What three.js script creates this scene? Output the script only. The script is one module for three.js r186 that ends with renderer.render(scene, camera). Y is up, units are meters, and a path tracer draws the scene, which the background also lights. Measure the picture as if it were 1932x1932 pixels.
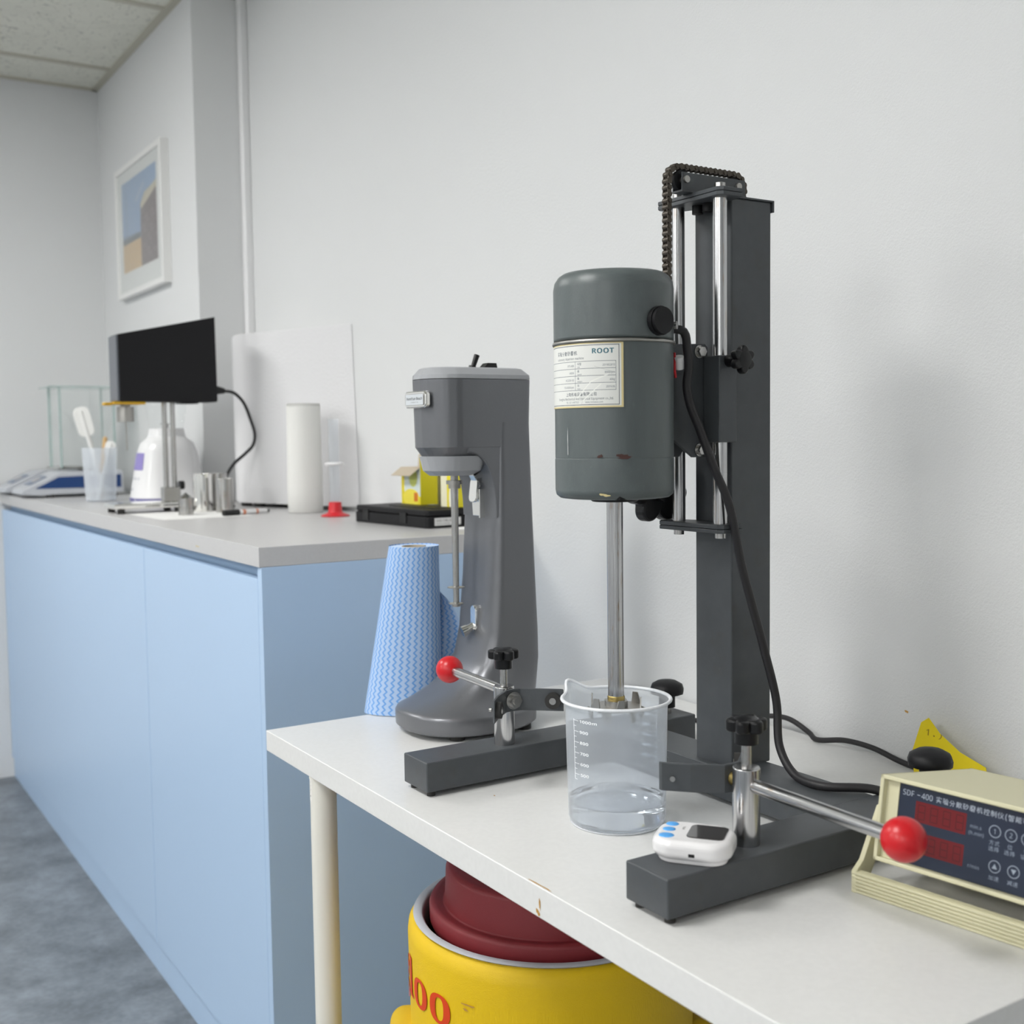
import * as THREE from 'three';
import { RoundedBoxGeometry } from 'three/addons/geometries/RoundedBoxGeometry.js';
import { mergeGeometries, toCreasedNormals } from 'three/addons/utils/BufferGeometryUtils.js';
import { RectAreaLightUniformsLib } from 'three/addons/lights/RectAreaLightUniformsLib.js';

// ---------------------------------------------------------------- camera, light, exposure
const scene = new THREE.Scene();
const camera = new THREE.PerspectiveCamera(47.812, 1, 0.05, 40);
camera.position.set(1.5825, 1.1849, 0.5837);
camera.up.set(-0.047646, 0.997809, -0.045904);
camera.lookAt(1.5825 - 0.841036, 1.1849 - 0.064869, 0.5837 - 0.537076);
camera.focus = 1.34;
camera.userData.fStop = 6.5;
const renderer = new THREE.WebGLRenderer({ antialias: true });
renderer.toneMapping = THREE.LinearToneMapping;
renderer.toneMappingExposure = 1.0;
renderer.shadowMap.enabled = true;
renderer.shadowMap.type = THREE.PCFSoftShadowMap;
RectAreaLightUniformsLib.init();
scene.background = new THREE.Color(0x000000);
const LAMP = { color: new THREE.Color(1.0, 0.99, 0.968), intensity: 17.6, glow: 8 };
const LAMPS = [[-1.555, 1.025], [0.395, 1.025], [-0.905, 2.975], [1.045, 2.975], [2.995, 2.975]];   // ceiling panels, x z

// ---------------------------------------------------------------- measures of the place
const TABLE = 0.766, COUNTER = 1.0087, CEILING = 2.449, WALL_Z = -0.616, PIER_X = -1.70, PIER_Z = -0.463, LEFT_X = -2.80, RIGHT_X = 3.4, FRONT_Z = 3.3;

// ---------------------------------------------------------------- helpers
let seed = 7;
const rnd = () => { seed = (seed * 1664525 + 1013904223) >>> 0; return seed / 4294967296; };
const V = (x, y, z) => new THREE.Vector3(x, y, z);
const used = {};
const numbered = (n) => { if (!(n in used)) { used[n] = 0; return n; } used[n]++; return n + '_' + String(used[n]).padStart(3, '0'); };
const shade = (m) => { m.castShadow = true; m.receiveShadow = true; return m; };
function thing(name, label, category, [x, y, z] = [0, 0, 0], turn = 0, group) {
  const o = new THREE.Group(); o.name = numbered(name); o.position.set(x, y, z); o.rotation.y = turn;
  o.userData = { label, category }; if (group) o.userData.group = group;
  scene.add(o); return o;
}
function part(parent, name, geo, mat, at, label) {
  const m = shade(new THREE.Mesh(geo, mat)); m.name = name; if (at) m.position.set(...at);
  if (label) m.userData.label = label;
  if (mat === M.machine || mat === M.mixer || mat === M.cream) m.geometry = metric(geo);
  parent.add(m); return m;
}
function single(name, label, category, geo, mat, [x, y, z] = [0, 0, 0], turn = 0, group) {
  const m = shade(new THREE.Mesh(geo, mat)); m.name = numbered(name); m.position.set(x, y, z); m.rotation.y = turn;
  m.userData = { label, category }; if (group) m.userData.group = group;
  scene.add(m); return m;
}
function struct(name, geo, mat, at, label, category) {
  const m = shade(new THREE.Mesh(geo, mat)); m.name = name; if (at) m.position.set(...at);
  m.userData = { kind: 'structure', label, category }; scene.add(m); return m;
}
const plain = (g) => { const n = g.index ? g.toNonIndexed() : g; for (const k of Object.keys(n.attributes)) if (!['position', 'normal', 'uv'].includes(k)) n.deleteAttribute(k); return n; };
const join = (...gs) => mergeGeometries(gs.flat().map(plain));
// uv in metres over the dominant axis
function metric(g, s = 1) {
  g = plain(g); const p = g.attributes.position, n = g.attributes.normal, uv = new Float32Array(p.count * 2);
  for (let i = 0; i < p.count; i += 3) {
    let a = 0, b = 0, c = 0; for (let k = 0; k < 3; k++) { a += n.getX(i + k); b += n.getY(i + k); c += n.getZ(i + k); }
    a = Math.abs(a); b = Math.abs(b); c = Math.abs(c);
    for (let k = 0; k < 3; k++) {
      const x = p.getX(i + k), y = p.getY(i + k), z = p.getZ(i + k);
      const [u, v] = b >= a && b >= c ? [x, z] : a >= c ? [z, y] : [x, y];
      uv[(i + k) * 2] = u / s; uv[(i + k) * 2 + 1] = v / s;
    }
  }
  g.setAttribute('uv', new THREE.BufferAttribute(uv, 2)); return g;
}
const box = (w, h, d, r = 0, seg = 2) => (r ? new RoundedBoxGeometry(w, h, d, seg, r) : new THREE.BoxGeometry(w, h, d));
// box between two corners
function bar(a, b, r = 0) { return box(Math.abs(b[0] - a[0]), Math.abs(b[1] - a[1]), Math.abs(b[2] - a[2]), r).translate((a[0] + b[0]) / 2, (a[1] + b[1]) / 2, (a[2] + b[2]) / 2); }
const cyl = (r, h, seg = 32, r2 = r) => new THREE.CylinderGeometry(r2, r, h, seg);
// round bar from a to b
function rod(a, b, r, seg = 24, r2 = r) {
  const A = V(...a), B = V(...b), d = B.clone().sub(A), g = new THREE.CylinderGeometry(r2, r, d.length(), seg);
  g.applyQuaternion(new THREE.Quaternion().setFromUnitVectors(V(0, 1, 0), d.clone().normalize()));
  return g.translate((a[0] + b[0]) / 2, (a[1] + b[1]) / 2, (a[2] + b[2]) / 2);
}
const aim = (g, d) => g.applyQuaternion(new THREE.Quaternion().setFromUnitVectors(V(0, 1, 0), V(...d).normalize()));
const lathe = (pts, seg = 64) => new THREE.LatheGeometry(pts.map(([r, y]) => new THREE.Vector2(r, y)), seg);
const crease = (pts) => pts.flatMap(([r, y], i) => (i && i < pts.length - 1 ? [[r, y], [r, y]] : [[r, y]]));
const tube = (pts, r, n = 80, seg = 12) => new THREE.TubeGeometry(new THREE.CatmullRomCurve3(pts.map((p) => V(...p)), false, 'centripetal'), n, r, seg);
function shapeOf(pts) { const s = new THREE.Shape(); pts.forEach(([x, y], i) => (i ? s.lineTo(x, y) : s.moveTo(x, y))); s.closePath(); return s; }
function extrude(shape, depth, bevel = 0, seg = 2, curve = 12) {
  const g = new THREE.ExtrudeGeometry(shape, { depth: depth - 2 * bevel, bevelEnabled: bevel > 0, bevelThickness: bevel, bevelSize: bevel, bevelOffset: -bevel, bevelSegments: seg, curveSegments: curve });
  return g.translate(0, 0, bevel);
}
function roundRect(w, h, r) {
  const s = new THREE.Shape(), x = -w / 2, y = -h / 2;
  s.moveTo(x + r, y); s.lineTo(x + w - r, y); s.absarc(x + w - r, y + r, r, -Math.PI / 2, 0); s.lineTo(x + w, y + h - r); s.absarc(x + w - r, y + h - r, r, 0, Math.PI / 2);
  s.lineTo(x + r, y + h); s.absarc(x + r, y + h - r, r, Math.PI / 2, Math.PI); s.lineTo(x, y + r); s.absarc(x + r, y + r, r, Math.PI, Math.PI * 1.5); return s;
}
// closed loft through superellipse sections {y, x, z, a, b, n}
function loft(sections, seg = 72, caps = true) {
  const pos = [], uv = [], idx = [];
  sections.forEach((s, k) => {
    for (let i = 0; i <= seg; i++) {
      const t = (i / seg) * Math.PI * 2, c = Math.cos(t), q = Math.sin(t), e = 2 / (s.n ?? 2);
      pos.push(s.x + s.a * Math.sign(c) * Math.abs(c) ** e, s.y + (s.tilt ?? 0) * c, s.z + s.b * Math.sign(q) * Math.abs(q) ** e);
      uv.push(i / seg, k / (sections.length - 1));
    }
  });
  const w = seg + 1;
  for (let k = 0; k < sections.length - 1; k++) for (let i = 0; i < seg; i++) { const a = k * w + i, b = a + 1, c = a + w, d = c + 1; idx.push(a, c, b, b, c, d); }
  if (caps) for (const [k, flip] of [[0, false], [sections.length - 1, true]]) {
    const s = sections[k], base = pos.length / 3; pos.push(s.x, s.y, s.z); uv.push(0.5, 0.5);
    for (let i = 0; i <= seg; i++) { pos.push(pos[(k * w + i) * 3], pos[(k * w + i) * 3 + 1], pos[(k * w + i) * 3 + 2]); uv.push(0.5, 0.5); }
    for (let i = 0; i < seg; i++) flip ? idx.push(base, base + 2 + i, base + 1 + i) : idx.push(base, base + 1 + i, base + 2 + i);
  }
  const g = new THREE.BufferGeometry();
  g.setAttribute('position', new THREE.Float32BufferAttribute(pos, 3)); g.setAttribute('uv', new THREE.Float32BufferAttribute(uv, 2)); g.setIndex(idx); g.computeVertexNormals();
  return g;
}
// part of a cylinder wall (a label on a round body), u from left to right seen from outside; angles from +z towards +x
function patch(r, y0, y1, a0, a1, seg = 40, r2 = r) {
  const pos = [], nor = [], uv = [], idx = [];
  for (let k = 0; k <= 1; k++) for (let i = 0; i <= seg; i++) {
    const a = a0 + ((a1 - a0) * i) / seg, R = k ? r2 : r; pos.push(R * Math.sin(a), k ? y1 : y0, R * Math.cos(a)); nor.push(Math.sin(a), 0, Math.cos(a)); uv.push(i / seg, k);
  }
  for (let i = 0; i < seg; i++) idx.push(i, i + 1, i + seg + 2, i, i + seg + 2, i + seg + 1);
  const g = new THREE.BufferGeometry();
  g.setAttribute('position', new THREE.Float32BufferAttribute(pos, 3)); g.setAttribute('normal', new THREE.Float32BufferAttribute(nor, 3)); g.setAttribute('uv', new THREE.Float32BufferAttribute(uv, 2)); g.setIndex(idx); return g;
}
// lobed hand knob: wheel of the given radius on a hub, axis +y, hub at the bottom
function starKnob(r, h, hubR, hubH, lobes = 6) {
  const s = new THREE.Shape();
  for (let i = 0; i <= 96; i++) { const t = (i / 96) * Math.PI * 2, w = 0.5 + 0.5 * Math.cos(lobes * t), q = r * (0.72 + 0.28 * Math.sqrt(w)); i ? s.lineTo(q * Math.cos(t), q * Math.sin(t)) : s.moveTo(q * Math.cos(t), q * Math.sin(t)); }
  const g = extrude(s, h, h * 0.22, 3).rotateX(-Math.PI / 2).translate(0, hubH, 0);
  const dome = lathe([[r * 0.62, hubH + h * 0.98], [r * 0.4, hubH + h * 1.1], [0, hubH + h * 1.14]], 32);
  return join(g, dome, cyl(hubR, hubH, 32).translate(0, hubH / 2, 0));
}
const hexHead = (r, h) => join(cyl(r, h, 6), cyl(r * 1.15, h * 0.25, 24).translate(0, -h * 0.5, 0));

// ---------------------------------------------------------------- textures
const canvas = (w, h) => { const c = document.createElement('canvas'); c.width = w; c.height = h; return [c, c.getContext('2d')]; };
function canvasTex(c, repeat) { const t = new THREE.CanvasTexture(c); t.colorSpace = THREE.SRGBColorSpace; t.anisotropy = 8; if (repeat) { t.wrapS = t.wrapT = THREE.RepeatWrapping; t.repeat.set(...repeat); } return t; }
function lattice(n) { const a = new Float32Array(n * n); for (let i = 0; i < a.length; i++) a[i] = rnd(); return (x, y) => { const i = Math.floor(x), j = Math.floor(y), fx = x - i, fy = y - j, u = fx * fx * (3 - 2 * fx), v = fy * fy * (3 - 2 * fy), g = (p, q) => a[(((q % n) + n) % n) * n + (((p % n) + n) % n)]; return (g(i, j) * (1 - u) + g(i + 1, j) * u) * (1 - v) + (g(i, j + 1) * (1 - u) + g(i + 1, j + 1) * u) * v; }; }
function dataTex(n, fn, srgb = true) {
  const d = new Uint8Array(n * n * 4);
  for (let y = 0; y < n; y++) for (let x = 0; x < n; x++) { const c = fn(x / n, y / n), o = (y * n + x) * 4; for (let k = 0; k < 3; k++) d[o + k] = Math.max(0, Math.min(255, Math.round((Array.isArray(c) ? c[k] : c) * 255))); d[o + 3] = 255; }
  const t = new THREE.DataTexture(d, n, n); t.wrapS = t.wrapT = THREE.RepeatWrapping; t.magFilter = THREE.LinearFilter; t.minFilter = THREE.LinearMipmapLinearFilter; t.generateMipmaps = true; if (srgb) t.colorSpace = THREE.SRGBColorSpace; t.needsUpdate = true; return t;
}
const n8 = lattice(8), n16 = lattice(16), n32 = lattice(32), n64 = lattice(64), n128 = lattice(128);
const fbm = (u, v) => n8(u * 8, v * 8) * 0.4 + n16(u * 16, v * 16) * 0.25 + n32(u * 32, v * 32) * 0.2 + n64(u * 64, v * 64) * 0.15;
const fine = dataTex(256, (u, v) => 0.5 + (n128(u * 128, v * 128) - 0.5) * 0.6 + (n64(u * 64, v * 64) - 0.5) * 0.4, false);
const paintTex = dataTex(512, (u, v) => { const m = 0.93 + (fbm(u, v) - 0.5) * 0.14, s = n128(u * 128, v * 128) > 0.93 ? 0.05 : 0; return [m + s, m + s, m + s * 0.9]; });
const dirtTex = dataTex(512, (u, v) => { const m = 0.92 + (fbm(u, v) - 0.5) * 0.16, b = Math.max(0, fbm(v + 0.3, u + 0.6) - 0.64) * 1.1, s = n128(v * 128, u * 128) > 0.975 ? 0.1 : 0; return [m + s - b * 0.1, m + s - b * 0.2, m + s - b * 0.34]; });
const scuffTex = dataTex(512, (u, v) => { const s = n128(u * 128, v * 10) * 0.5 + n64(u * 64, v * 6) * 0.5, r = Math.max(0, fbm(u + 0.2, v) - 0.63) * 2.6; return [0.86 + (s - 0.5) * 0.2 - r * 0.18, 0.86 + (s - 0.5) * 0.2 - r * 0.34, 0.86 + (s - 0.5) * 0.2 - r * 0.5]; });
const roughTex = dataTex(256, (u, v) => { const m = 0.62 + (fbm(u, v) - 0.5) * 0.7; return [m, m, m]; }, false);
const floorTex = dataTex(1024, (u, v) => { const m = fbm(u, v), q = fbm(v + 0.37, u + 0.11), g = n128(u * 128, v * 128) - 0.5; const k = 0.475 + (m - 0.5) * 0.22 + (q - 0.5) * 0.14 + g * 0.05; return [k * 0.94, k * 0.985, k * 1.03]; });
const tileTex = dataTex(512, (u, v) => { const m = 0.93 + (fbm(u, v) - 0.5) * 0.05, a = n32(u * 32, v * 32), b = n64(u * 64, v * 64), hole = (Math.abs(a - 0.5) < 0.028 && b > 0.52) || b > 0.93 ? 0.16 : 0; return [m - hole, m - hole, (m - hole) * 0.97]; });
const tileBump = dataTex(512, (u, v) => { const a = n32(u * 32, v * 32), b = n64(u * 64, v * 64); return (Math.abs(a - 0.5) < 0.028 && b > 0.52) || b > 0.93 ? 0.1 : 0.8 + (n128(u * 128, v * 128) - 0.5) * 0.2; }, false);
const speckTex = dataTex(512, (u, v) => { const m = 0.97 + (n128(u * 128, v * 128) - 0.5) * 0.016; return [m, m, m]; });
const rep = (t, x, y = x) => { const c = t.clone(); c.repeat.set(x, y); c.needsUpdate = true; return c; };

// ---------------------------------------------------------------- materials
const lin = (r, g, b) => new THREE.Color().setRGB(r, g, b);
const std = (c, rough, more = {}) => new THREE.MeshStandardMaterial({ color: Array.isArray(c) ? lin(...c) : c, roughness: rough, metalness: 0, ...more });
const phys = (c, rough, more = {}) => new THREE.MeshPhysicalMaterial({ color: Array.isArray(c) ? lin(...c) : c, roughness: rough, metalness: 0, ...more });
const M = {
  wall: std([0.70, 0.71, 0.715], 0.75, { bumpMap: rep(fine, 6), bumpScale: 0.0004 }),
  ceiling: std([0.90, 0.895, 0.86], 0.95, { map: tileTex, bumpMap: tileBump, bumpScale: 0.0015 }),
  grid: std([0.52, 0.50, 0.42], 0.6),
  floor: std([1, 1, 1], 0.42, { map: rep(floorTex, 1.1) }),
  blue: std([0.445, 0.60, 0.81], 0.36, { bumpMap: rep(fine, 8), bumpScale: 0.00006 }),
  blueDeep: std([0.40, 0.56, 0.76], 0.5),
  counter: std([0.585, 0.58, 0.583], 0.33, { map: rep(speckTex, 3) }),
  white: std([0.80, 0.80, 0.79], 0.34, { map: rep(speckTex, 2) }),
  legWhite: std([0.78, 0.765, 0.70], 0.35),
  machine: std([0.076, 0.084, 0.092], 0.46, { map: rep(dirtTex, 3), bumpMap: rep(fine, 16), bumpScale: 0.00006 }),
  motor: std([0.118, 0.140, 0.142], 0.36, { map: rep(paintTex, 2, 1), bumpMap: rep(fine, 6, 3), bumpScale: 0.00008 }),
  chrome: std([0.76, 0.76, 0.77], 0.21, { metalness: 1, map: rep(scuffTex, 2, 1) }),
  steel: std([0.70, 0.695, 0.68], 0.27, { metalness: 1, map: rep(scuffTex, 3, 2) }),
  polished: std([0.90, 0.89, 0.86], 0.08, { metalness: 1 }),
  dullSteel: std([0.42, 0.41, 0.39], 0.42, { metalness: 1 }),
  chain: std([0.085, 0.072, 0.058], 0.36, { metalness: 0.6 }),
  brass: std([0.55, 0.42, 0.16], 0.35, { metalness: 1 }),
  black: phys([0.007, 0.007, 0.008], 0.3, { specularIntensity: 0.7 }),
  blackMatt: phys([0.009, 0.009, 0.0105], 0.5, { specularIntensity: 0.5 }),
  rubber: std([0.022, 0.021, 0.020], 0.7),
  cord: std([0.016, 0.015, 0.017], 0.5),
  red: std([0.60, 0.010, 0.016], 0.32),
  redPlastic: std([0.64, 0.02, 0.03], 0.4),
  lid: std([0.22, 0.022, 0.028], 0.5, { bumpMap: rep(fine, 10), bumpScale: 0.0001 }),
  yellow: std([0.80, 0.53, 0.003], 0.5, { bumpMap: rep(fine, 14, 6), bumpScale: 0.00025 }),
  mixer: std([0.175, 0.180, 0.194], 0.34, { metalness: 0.5, bumpMap: rep(fine, 8), bumpScale: 0.00008 }),
  mixerLight: std([0.36, 0.37, 0.39], 0.3),
  cream: std([0.66, 0.63, 0.43], 0.5),
  creamDark: std([0.55, 0.52, 0.36], 0.55),
  foam: std([0.72, 0.72, 0.735], 0.85, { bumpMap: rep(fine, 5), bumpScale: 0.0008 }),
  paper: std([0.84, 0.84, 0.83], 0.85),
  tissue: std([0.80, 0.80, 0.775], 0.95, { bumpMap: rep(fine, 8, 8), bumpScale: 0.0006 }),
  plasticWhite: std([0.80, 0.80, 0.81], 0.28),
  timerWhite: phys([0.84, 0.83, 0.84], 0.25, { clearcoat: 0.4, clearcoatRoughness: 0.15 }),
  timerBlue: std([0.10, 0.40, 0.86], 0.4),
  lcd: phys([0.018, 0.014, 0.013], 0.12, { clearcoat: 1, clearcoatRoughness: 0.05 }),
  purple: std([0.26, 0.22, 0.52], 0.5),
  violet: std([0.16, 0.15, 0.36], 0.5),
  scaleBlue: std([0.008, 0.045, 0.17], 0.45),
  scaleGrey: std([0.50, 0.52, 0.56], 0.4),
  amber: std([0.62, 0.36, 0.015], 0.4),
  card: std([0.50, 0.43, 0.33], 0.85),
  boxYellow: std([0.74, 0.65, 0.012], 0.5),
  boxCream: std([0.74, 0.72, 0.56], 0.6),
  glass: phys([0.985, 0.992, 0.99], 0.02, { transmission: 1, ior: 1.5, thickness: 0 }),
  glassEdge: phys([0.62, 0.74, 0.72], 0.1, { transmission: 0.6, thickness: 0 }),
  clear: phys([0.93, 0.95, 0.97], 0.12, { transmission: 0.9, ior: 1.45, thickness: 0 }),
  poly: phys([0.91, 0.95, 1.0], 0.41, { transmission: 0.80, ior: 1.45, thickness: 0, side: THREE.DoubleSide }),
  polyRim: phys([0.92, 0.94, 0.97], 0.35, { transmission: 0.18, ior: 1.45, thickness: 0 }),
  water: phys([1, 1, 1], 0.02, { transmission: 1, ior: 1.33, thickness: 0.03 }),
  spoon: std([0.78, 0.78, 0.76], 0.45),
  wood: std([0.62, 0.40, 0.18], 0.7),
  stain: std([0.50, 0.27, 0.06], 0.8),
  rust: std([0.075, 0.035, 0.03], 0.85),
  speckle: std([0.35, 0.36, 0.36], 0.8),
  paste: std([0.62, 0.52, 0.26], 0.8),
  stickerYellow: std([0.80, 0.66, 0.008], 0.6),
  panelLight: new THREE.MeshStandardMaterial({ color: lin(0.9, 0.9, 0.9), roughness: 0.5, emissive: LAMP.color, emissiveIntensity: LAMP.glow }),
  picWhite: std([0.78, 0.78, 0.77], 0.4),
};
const printed = (c, rough = 0.5, more = {}) => std([1, 1, 1], rough, { map: canvasTex(c), ...more });

// Chinese lettering, drawn stroke by stroke on a 10 x 10 field
const GLYPH = {
  shi: '5,0 5,1.2;1,3 1,1.5 9,1.5 9,3;3.2,3 4.5,4;2.5,4.6 3.8,5.6;1,6.5 9,6.5;5.5,2.5 5.5,6 1.5,9.5;6,7 8.5,9.5',
  yan: '1,1 4,1 3.6,5;1.6,1 1.4,5 4.4,5 4,9 3,8.6;.8,7 3,6.4;7,.5 5,4;7,.5 9.5,4;6,4 8.2,4;5.5,5.5 6.2,8;7.2,5.2 7.5,7.5;9,5.2 8,8.4;5,9 9.5,9',
  fen: '4,1 1,5;6,1 9,5;2.5,5 7.5,5 7,9.3 6,9;4.8,5 4,7.5 2,9.5',
  san: '1,2 5,2;2,.8 2,4;4,.8 4,4;.6,4 5.4,4;1.4,5.2 1.4,9.5;1.4,5.2 4.8,5.2 4.8,9.2;1.4,6.6 4.8,6.6;1.4,8 4.8,8;7,.8 6,4;6.4,2.6 9.4,2.6;8.6,2.6 8,6 5.6,9.5;6.6,4.5 9.5,9.4',
  sha: '.5,1.2 4.2,1.2;2.4,1.2 1,5;1.6,4.6 1.6,8.6;1.6,4.6 3.8,4.6 3.8,8.4;1.6,8.4 3.8,8.4;7,.6 7,5.5;5.6,2 5,4.4;8.4,2 9.4,4.4;9,5 7,8 4.8,9.4',
  mo: '5,0 5,1;1.5,1.2 9.2,1.2;1.6,1.2 .8,9;2.4,2.8 5,2.8;3.7,1.8 3.7,5;3.7,2.8 2.4,4.8;6,2.8 9,2.8;7.5,1.8 7.5,5;7.5,2.8 9.2,4.8;2.2,5.8 9,5.8;4.4,5.8 2.4,9;3.8,7.2 3.8,9.6;3.8,7.2 8,7.2 8,9.4;3.8,9.2 8,9.2',
  ji: '.6,3 4.4,3;2.6,.6 2.6,9.6;2.6,3.4 .6,7;2.8,4 4.2,5.4;5.4,1.4 5.4,5 4.2,9.4;5.4,1.4 8,1.4 8,8.4 9.4,8.8 9.4,7.4',
  kong: '.6,2.6 3.8,2.6;2.2,.6 2.2,9 1.2,8.4;.6,6 3.8,5;6.8,.4 6.8,1.6;4.6,3 4.6,1.8 9.4,1.8 9.4,3;6.2,2.8 5,4.6;7.6,2.8 9.2,4.6;5.2,5.8 8.8,5.8;7,5.8 7,9;4.6,9.2 9.5,9.2',
  zhi: '2,.8 1.2,2.4;1,2 5.6,2;.6,3.8 6,3.8;3.3,.6 3.3,9.6;1.2,5.2 1.2,8.4;1.2,5.2 5.4,5.2 5.4,8 4.6,7.8;7.4,1.4 7.4,7;9.2,.6 9.2,9.4 8.2,8.8',
  yi: '2.6,.6 .6,5;1.8,3.4 1.8,9.6;6,.6 6.8,2;4.4,2.4 6,6 9.4,9.4;8.8,2.4 7,6.4 3.8,9.4',
  zhi2: '2,.6 1,2.4;1.4,1.6 4.8,1.6;.6,3 5.2,3;3,1.6 1,5;3.2,3.4 4.8,4.8;6,1.4 6,4.6;6,1.4 9,1.4 9,4.6;6,4.4 9,4.4;2.4,5.8 2.4,9.6;2.4,5.8 7.8,5.8 7.8,9.6;2.4,7.6 7.8,7.6;2.4,9.4 7.8,9.4',
  neng: '2.4,.6 1,2.8 4,2.6;3.6,1.6 4.6,3;1.2,4.2 1.2,9.4;1.2,4.2 4.4,4.2 4.4,9.2;1.2,5.8 4.4,5.8;1.2,7.4 4.4,7.4;6,.6 6,4 9.2,4 9.2,3;9,1.2 6,2.4;6,5.2 6,9 9.2,9 9.2,7.8;9,5.8 6,7.2',
  ke: '.6,1.6 9.4,1.6;2,3.6 2,7;2,3.6 5.4,3.6 5.4,6.8;2,6.6 5.4,6.6;8,1.6 8,9.2 6.8,8.8',
  ding: '5,.4 5,1.6;1,3.2 1,1.8 9,1.8 9,3.2;2.4,4.2 7.6,4.2;5,4.2 5,9;5,6.4 7.4,6.4;3,5.4 2.4,8 .8,9.4;2.6,7.6 4,9.2 9.4,9.2',
  fang: '5,.4 5,2;.8,2.4 9.2,2.4;4.2,2.4 3.6,6 1.2,9.4;3.8,5 7.8,5 7.2,9 6,8.8',
  shi2: '.8,2.6 9.2,2.6;6.4,.6 7,6 9.2,9.2 9.4,7.6;7.8,.8 8.8,1.8;1.4,5 5,5;3.2,5 3.2,8.2;1,8.8 5.4,8',
  xuan: '.8,1 1.8,2.2;.6,4 1.8,4 1.6,7.6;.6,9 2,7.8 4,9.2 9.5,9.2;4.6,1 4,3;4,2.2 8.6,2.2;6.4,.6 6.4,4.2;3.4,4.2 9.2,4.2;5.6,4.2 4.8,6.4 3.2,8;7.2,4.2 7.2,7.4 9.2,7.4 9.2,6.4',
  ze: '.6,2.6 3.6,2.6;2.2,.6 2.2,9 1.2,8.4;.6,6 3.6,5;4.4,1 8.6,1 4.2,4.6;5,1.6 9.4,4.6;5,5.6 9,5.6;4.4,7.2 9.5,7.2;7,4.4 7,9.6',
  wei: '2.6,.6 .6,5;1.8,3.4 1.8,9.6;6.4,.6 6.4,2;3.8,2.6 9.2,2.6;4.8,4 5.4,8;8.4,4 7.4,8.6;3.4,9 9.6,9',
  she: '.8,.8 1.8,2;.6,3.6 2,3.6 2,8.6 3.4,7.4;5.2,1 5,3 4,4.4;5.2,1 8,1 8,3.4 9.4,3.4;4.4,5.4 8.4,5.4 4,9.4;5,6.6 9.4,9.4',
  jia: '.8,3 4.8,3 4.4,8.8 3.4,8.4;2.8,.8 2.6,5 .8,9;6,2.6 6,9;6,2.6 9,2.6 9,9;6,8.4 9,8.4',
  jian: '.6,1.6 1.6,3;.6,8.4 2,5.4;3,2.4 9.4,2.4;3.2,2.4 3,6 2,9.4;3.8,4 6,4;4,5.4 4,7.6;4,5.4 6,5.4 6,7.6;4,7.4 6,7.4;7,.6 7.4,6 9.2,9.2 9.6,7.6;9,3.6 7,8.2;8.4,.8 9,1.6',
  su: '.8,1 1.8,2.2;.6,4 1.8,4 1.6,7.6;.6,9 2,7.8 4,9.2 9.5,9.2;3.6,1.8 9.2,1.8;6.4,.4 6.4,8;4.2,3.2 4.2,5.2;4.2,3.2 8.6,3.2 8.6,5.2;4.2,5 8.6,5;6.2,5.2 3.8,7.6;6.6,5.2 9,7.4',
  shang: '5,.8 5,9;5,4.4 8.4,4.4;.8,9 9.2,9',
  hai: '.8,1.2 2,2.2;.4,3.8 1.6,4.8;.6,9 2.2,5.6;4.4,.6 3,3.4;4,2 9,2;4,3.6 3.6,8.4 8.6,8.4;4,3.6 8.6,3.6 8.2,9.4 7.4,9;2.8,6 9.6,6',
  dian: '1.6,2.6 1.6,7.4;1.6,2.6 8.2,2.6 8.2,7.4;1.6,5 8.2,5;1.6,7.2 8.2,7.2;5,.6 5,9 9.4,9 9.4,7.6',
  bei: '3.6,.6 1.4,3.4;3,1.8 7.6,1.8 1,5;3.6,2.6 9,5;2.4,5.6 2.4,9.4;2.4,5.6 7.8,5.6 7.8,9.4;2.4,7.4 7.8,7.4;2.4,9.2 7.8,9.2;5,5.6 5,9.2',
  you: '.8,2.4 9.2,2.4;4.6,.6 .8,6;3.2,4.2 3.2,9.6;3.2,4.2 8,4.2 8,9.4 7,9;3.2,6 8,6;3.2,7.6 8,7.6',
  xian: '1,1 1,9.6;1,1 3.6,1 2.2,4 3.6,6.2 2,7;5,1.2 5,9 7,8;5,1.2 8.6,1.2 8.6,4.6;5,2.8 8.6,2.8;5,4.6 8.6,4.6;9,5.6 7,6.8;6,4.8 7.4,7.6 9.6,9.4',
  gong: '3.8,1 1,5;6.2,1 9,5;4.6,4.8 2.4,8.8 8,8.2;6.6,6.4 8.6,9.2',
  si: '1.4,1.6 8.6,1.6 8.6,9 7.4,8.6;1.4,3.6 6.6,3.6;2,5.4 2,8.4;2,5.4 6,5.4 6,8.4;2,8.2 6,8.2',
  hao: '2.4,1 2.4,4;2.4,1 7.6,1 7.6,4;2.4,3.8 7.6,3.8;.8,5.6 9.2,5.6;3.6,5.6 3,7.2 7.8,7.2 7.2,9.2 6,9',
  xing: '.8,1.2 5.4,1.2;.4,3.4 5.8,3.4;2,1.2 1.8,4 .8,5.6;4,1.2 4,5.6;7,1 7,4.6;9,.6 9,5.8 8,5.4;2,7 8,7;5,5.8 5,9.2;.8,9.2 9.2,9.2',
};
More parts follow.
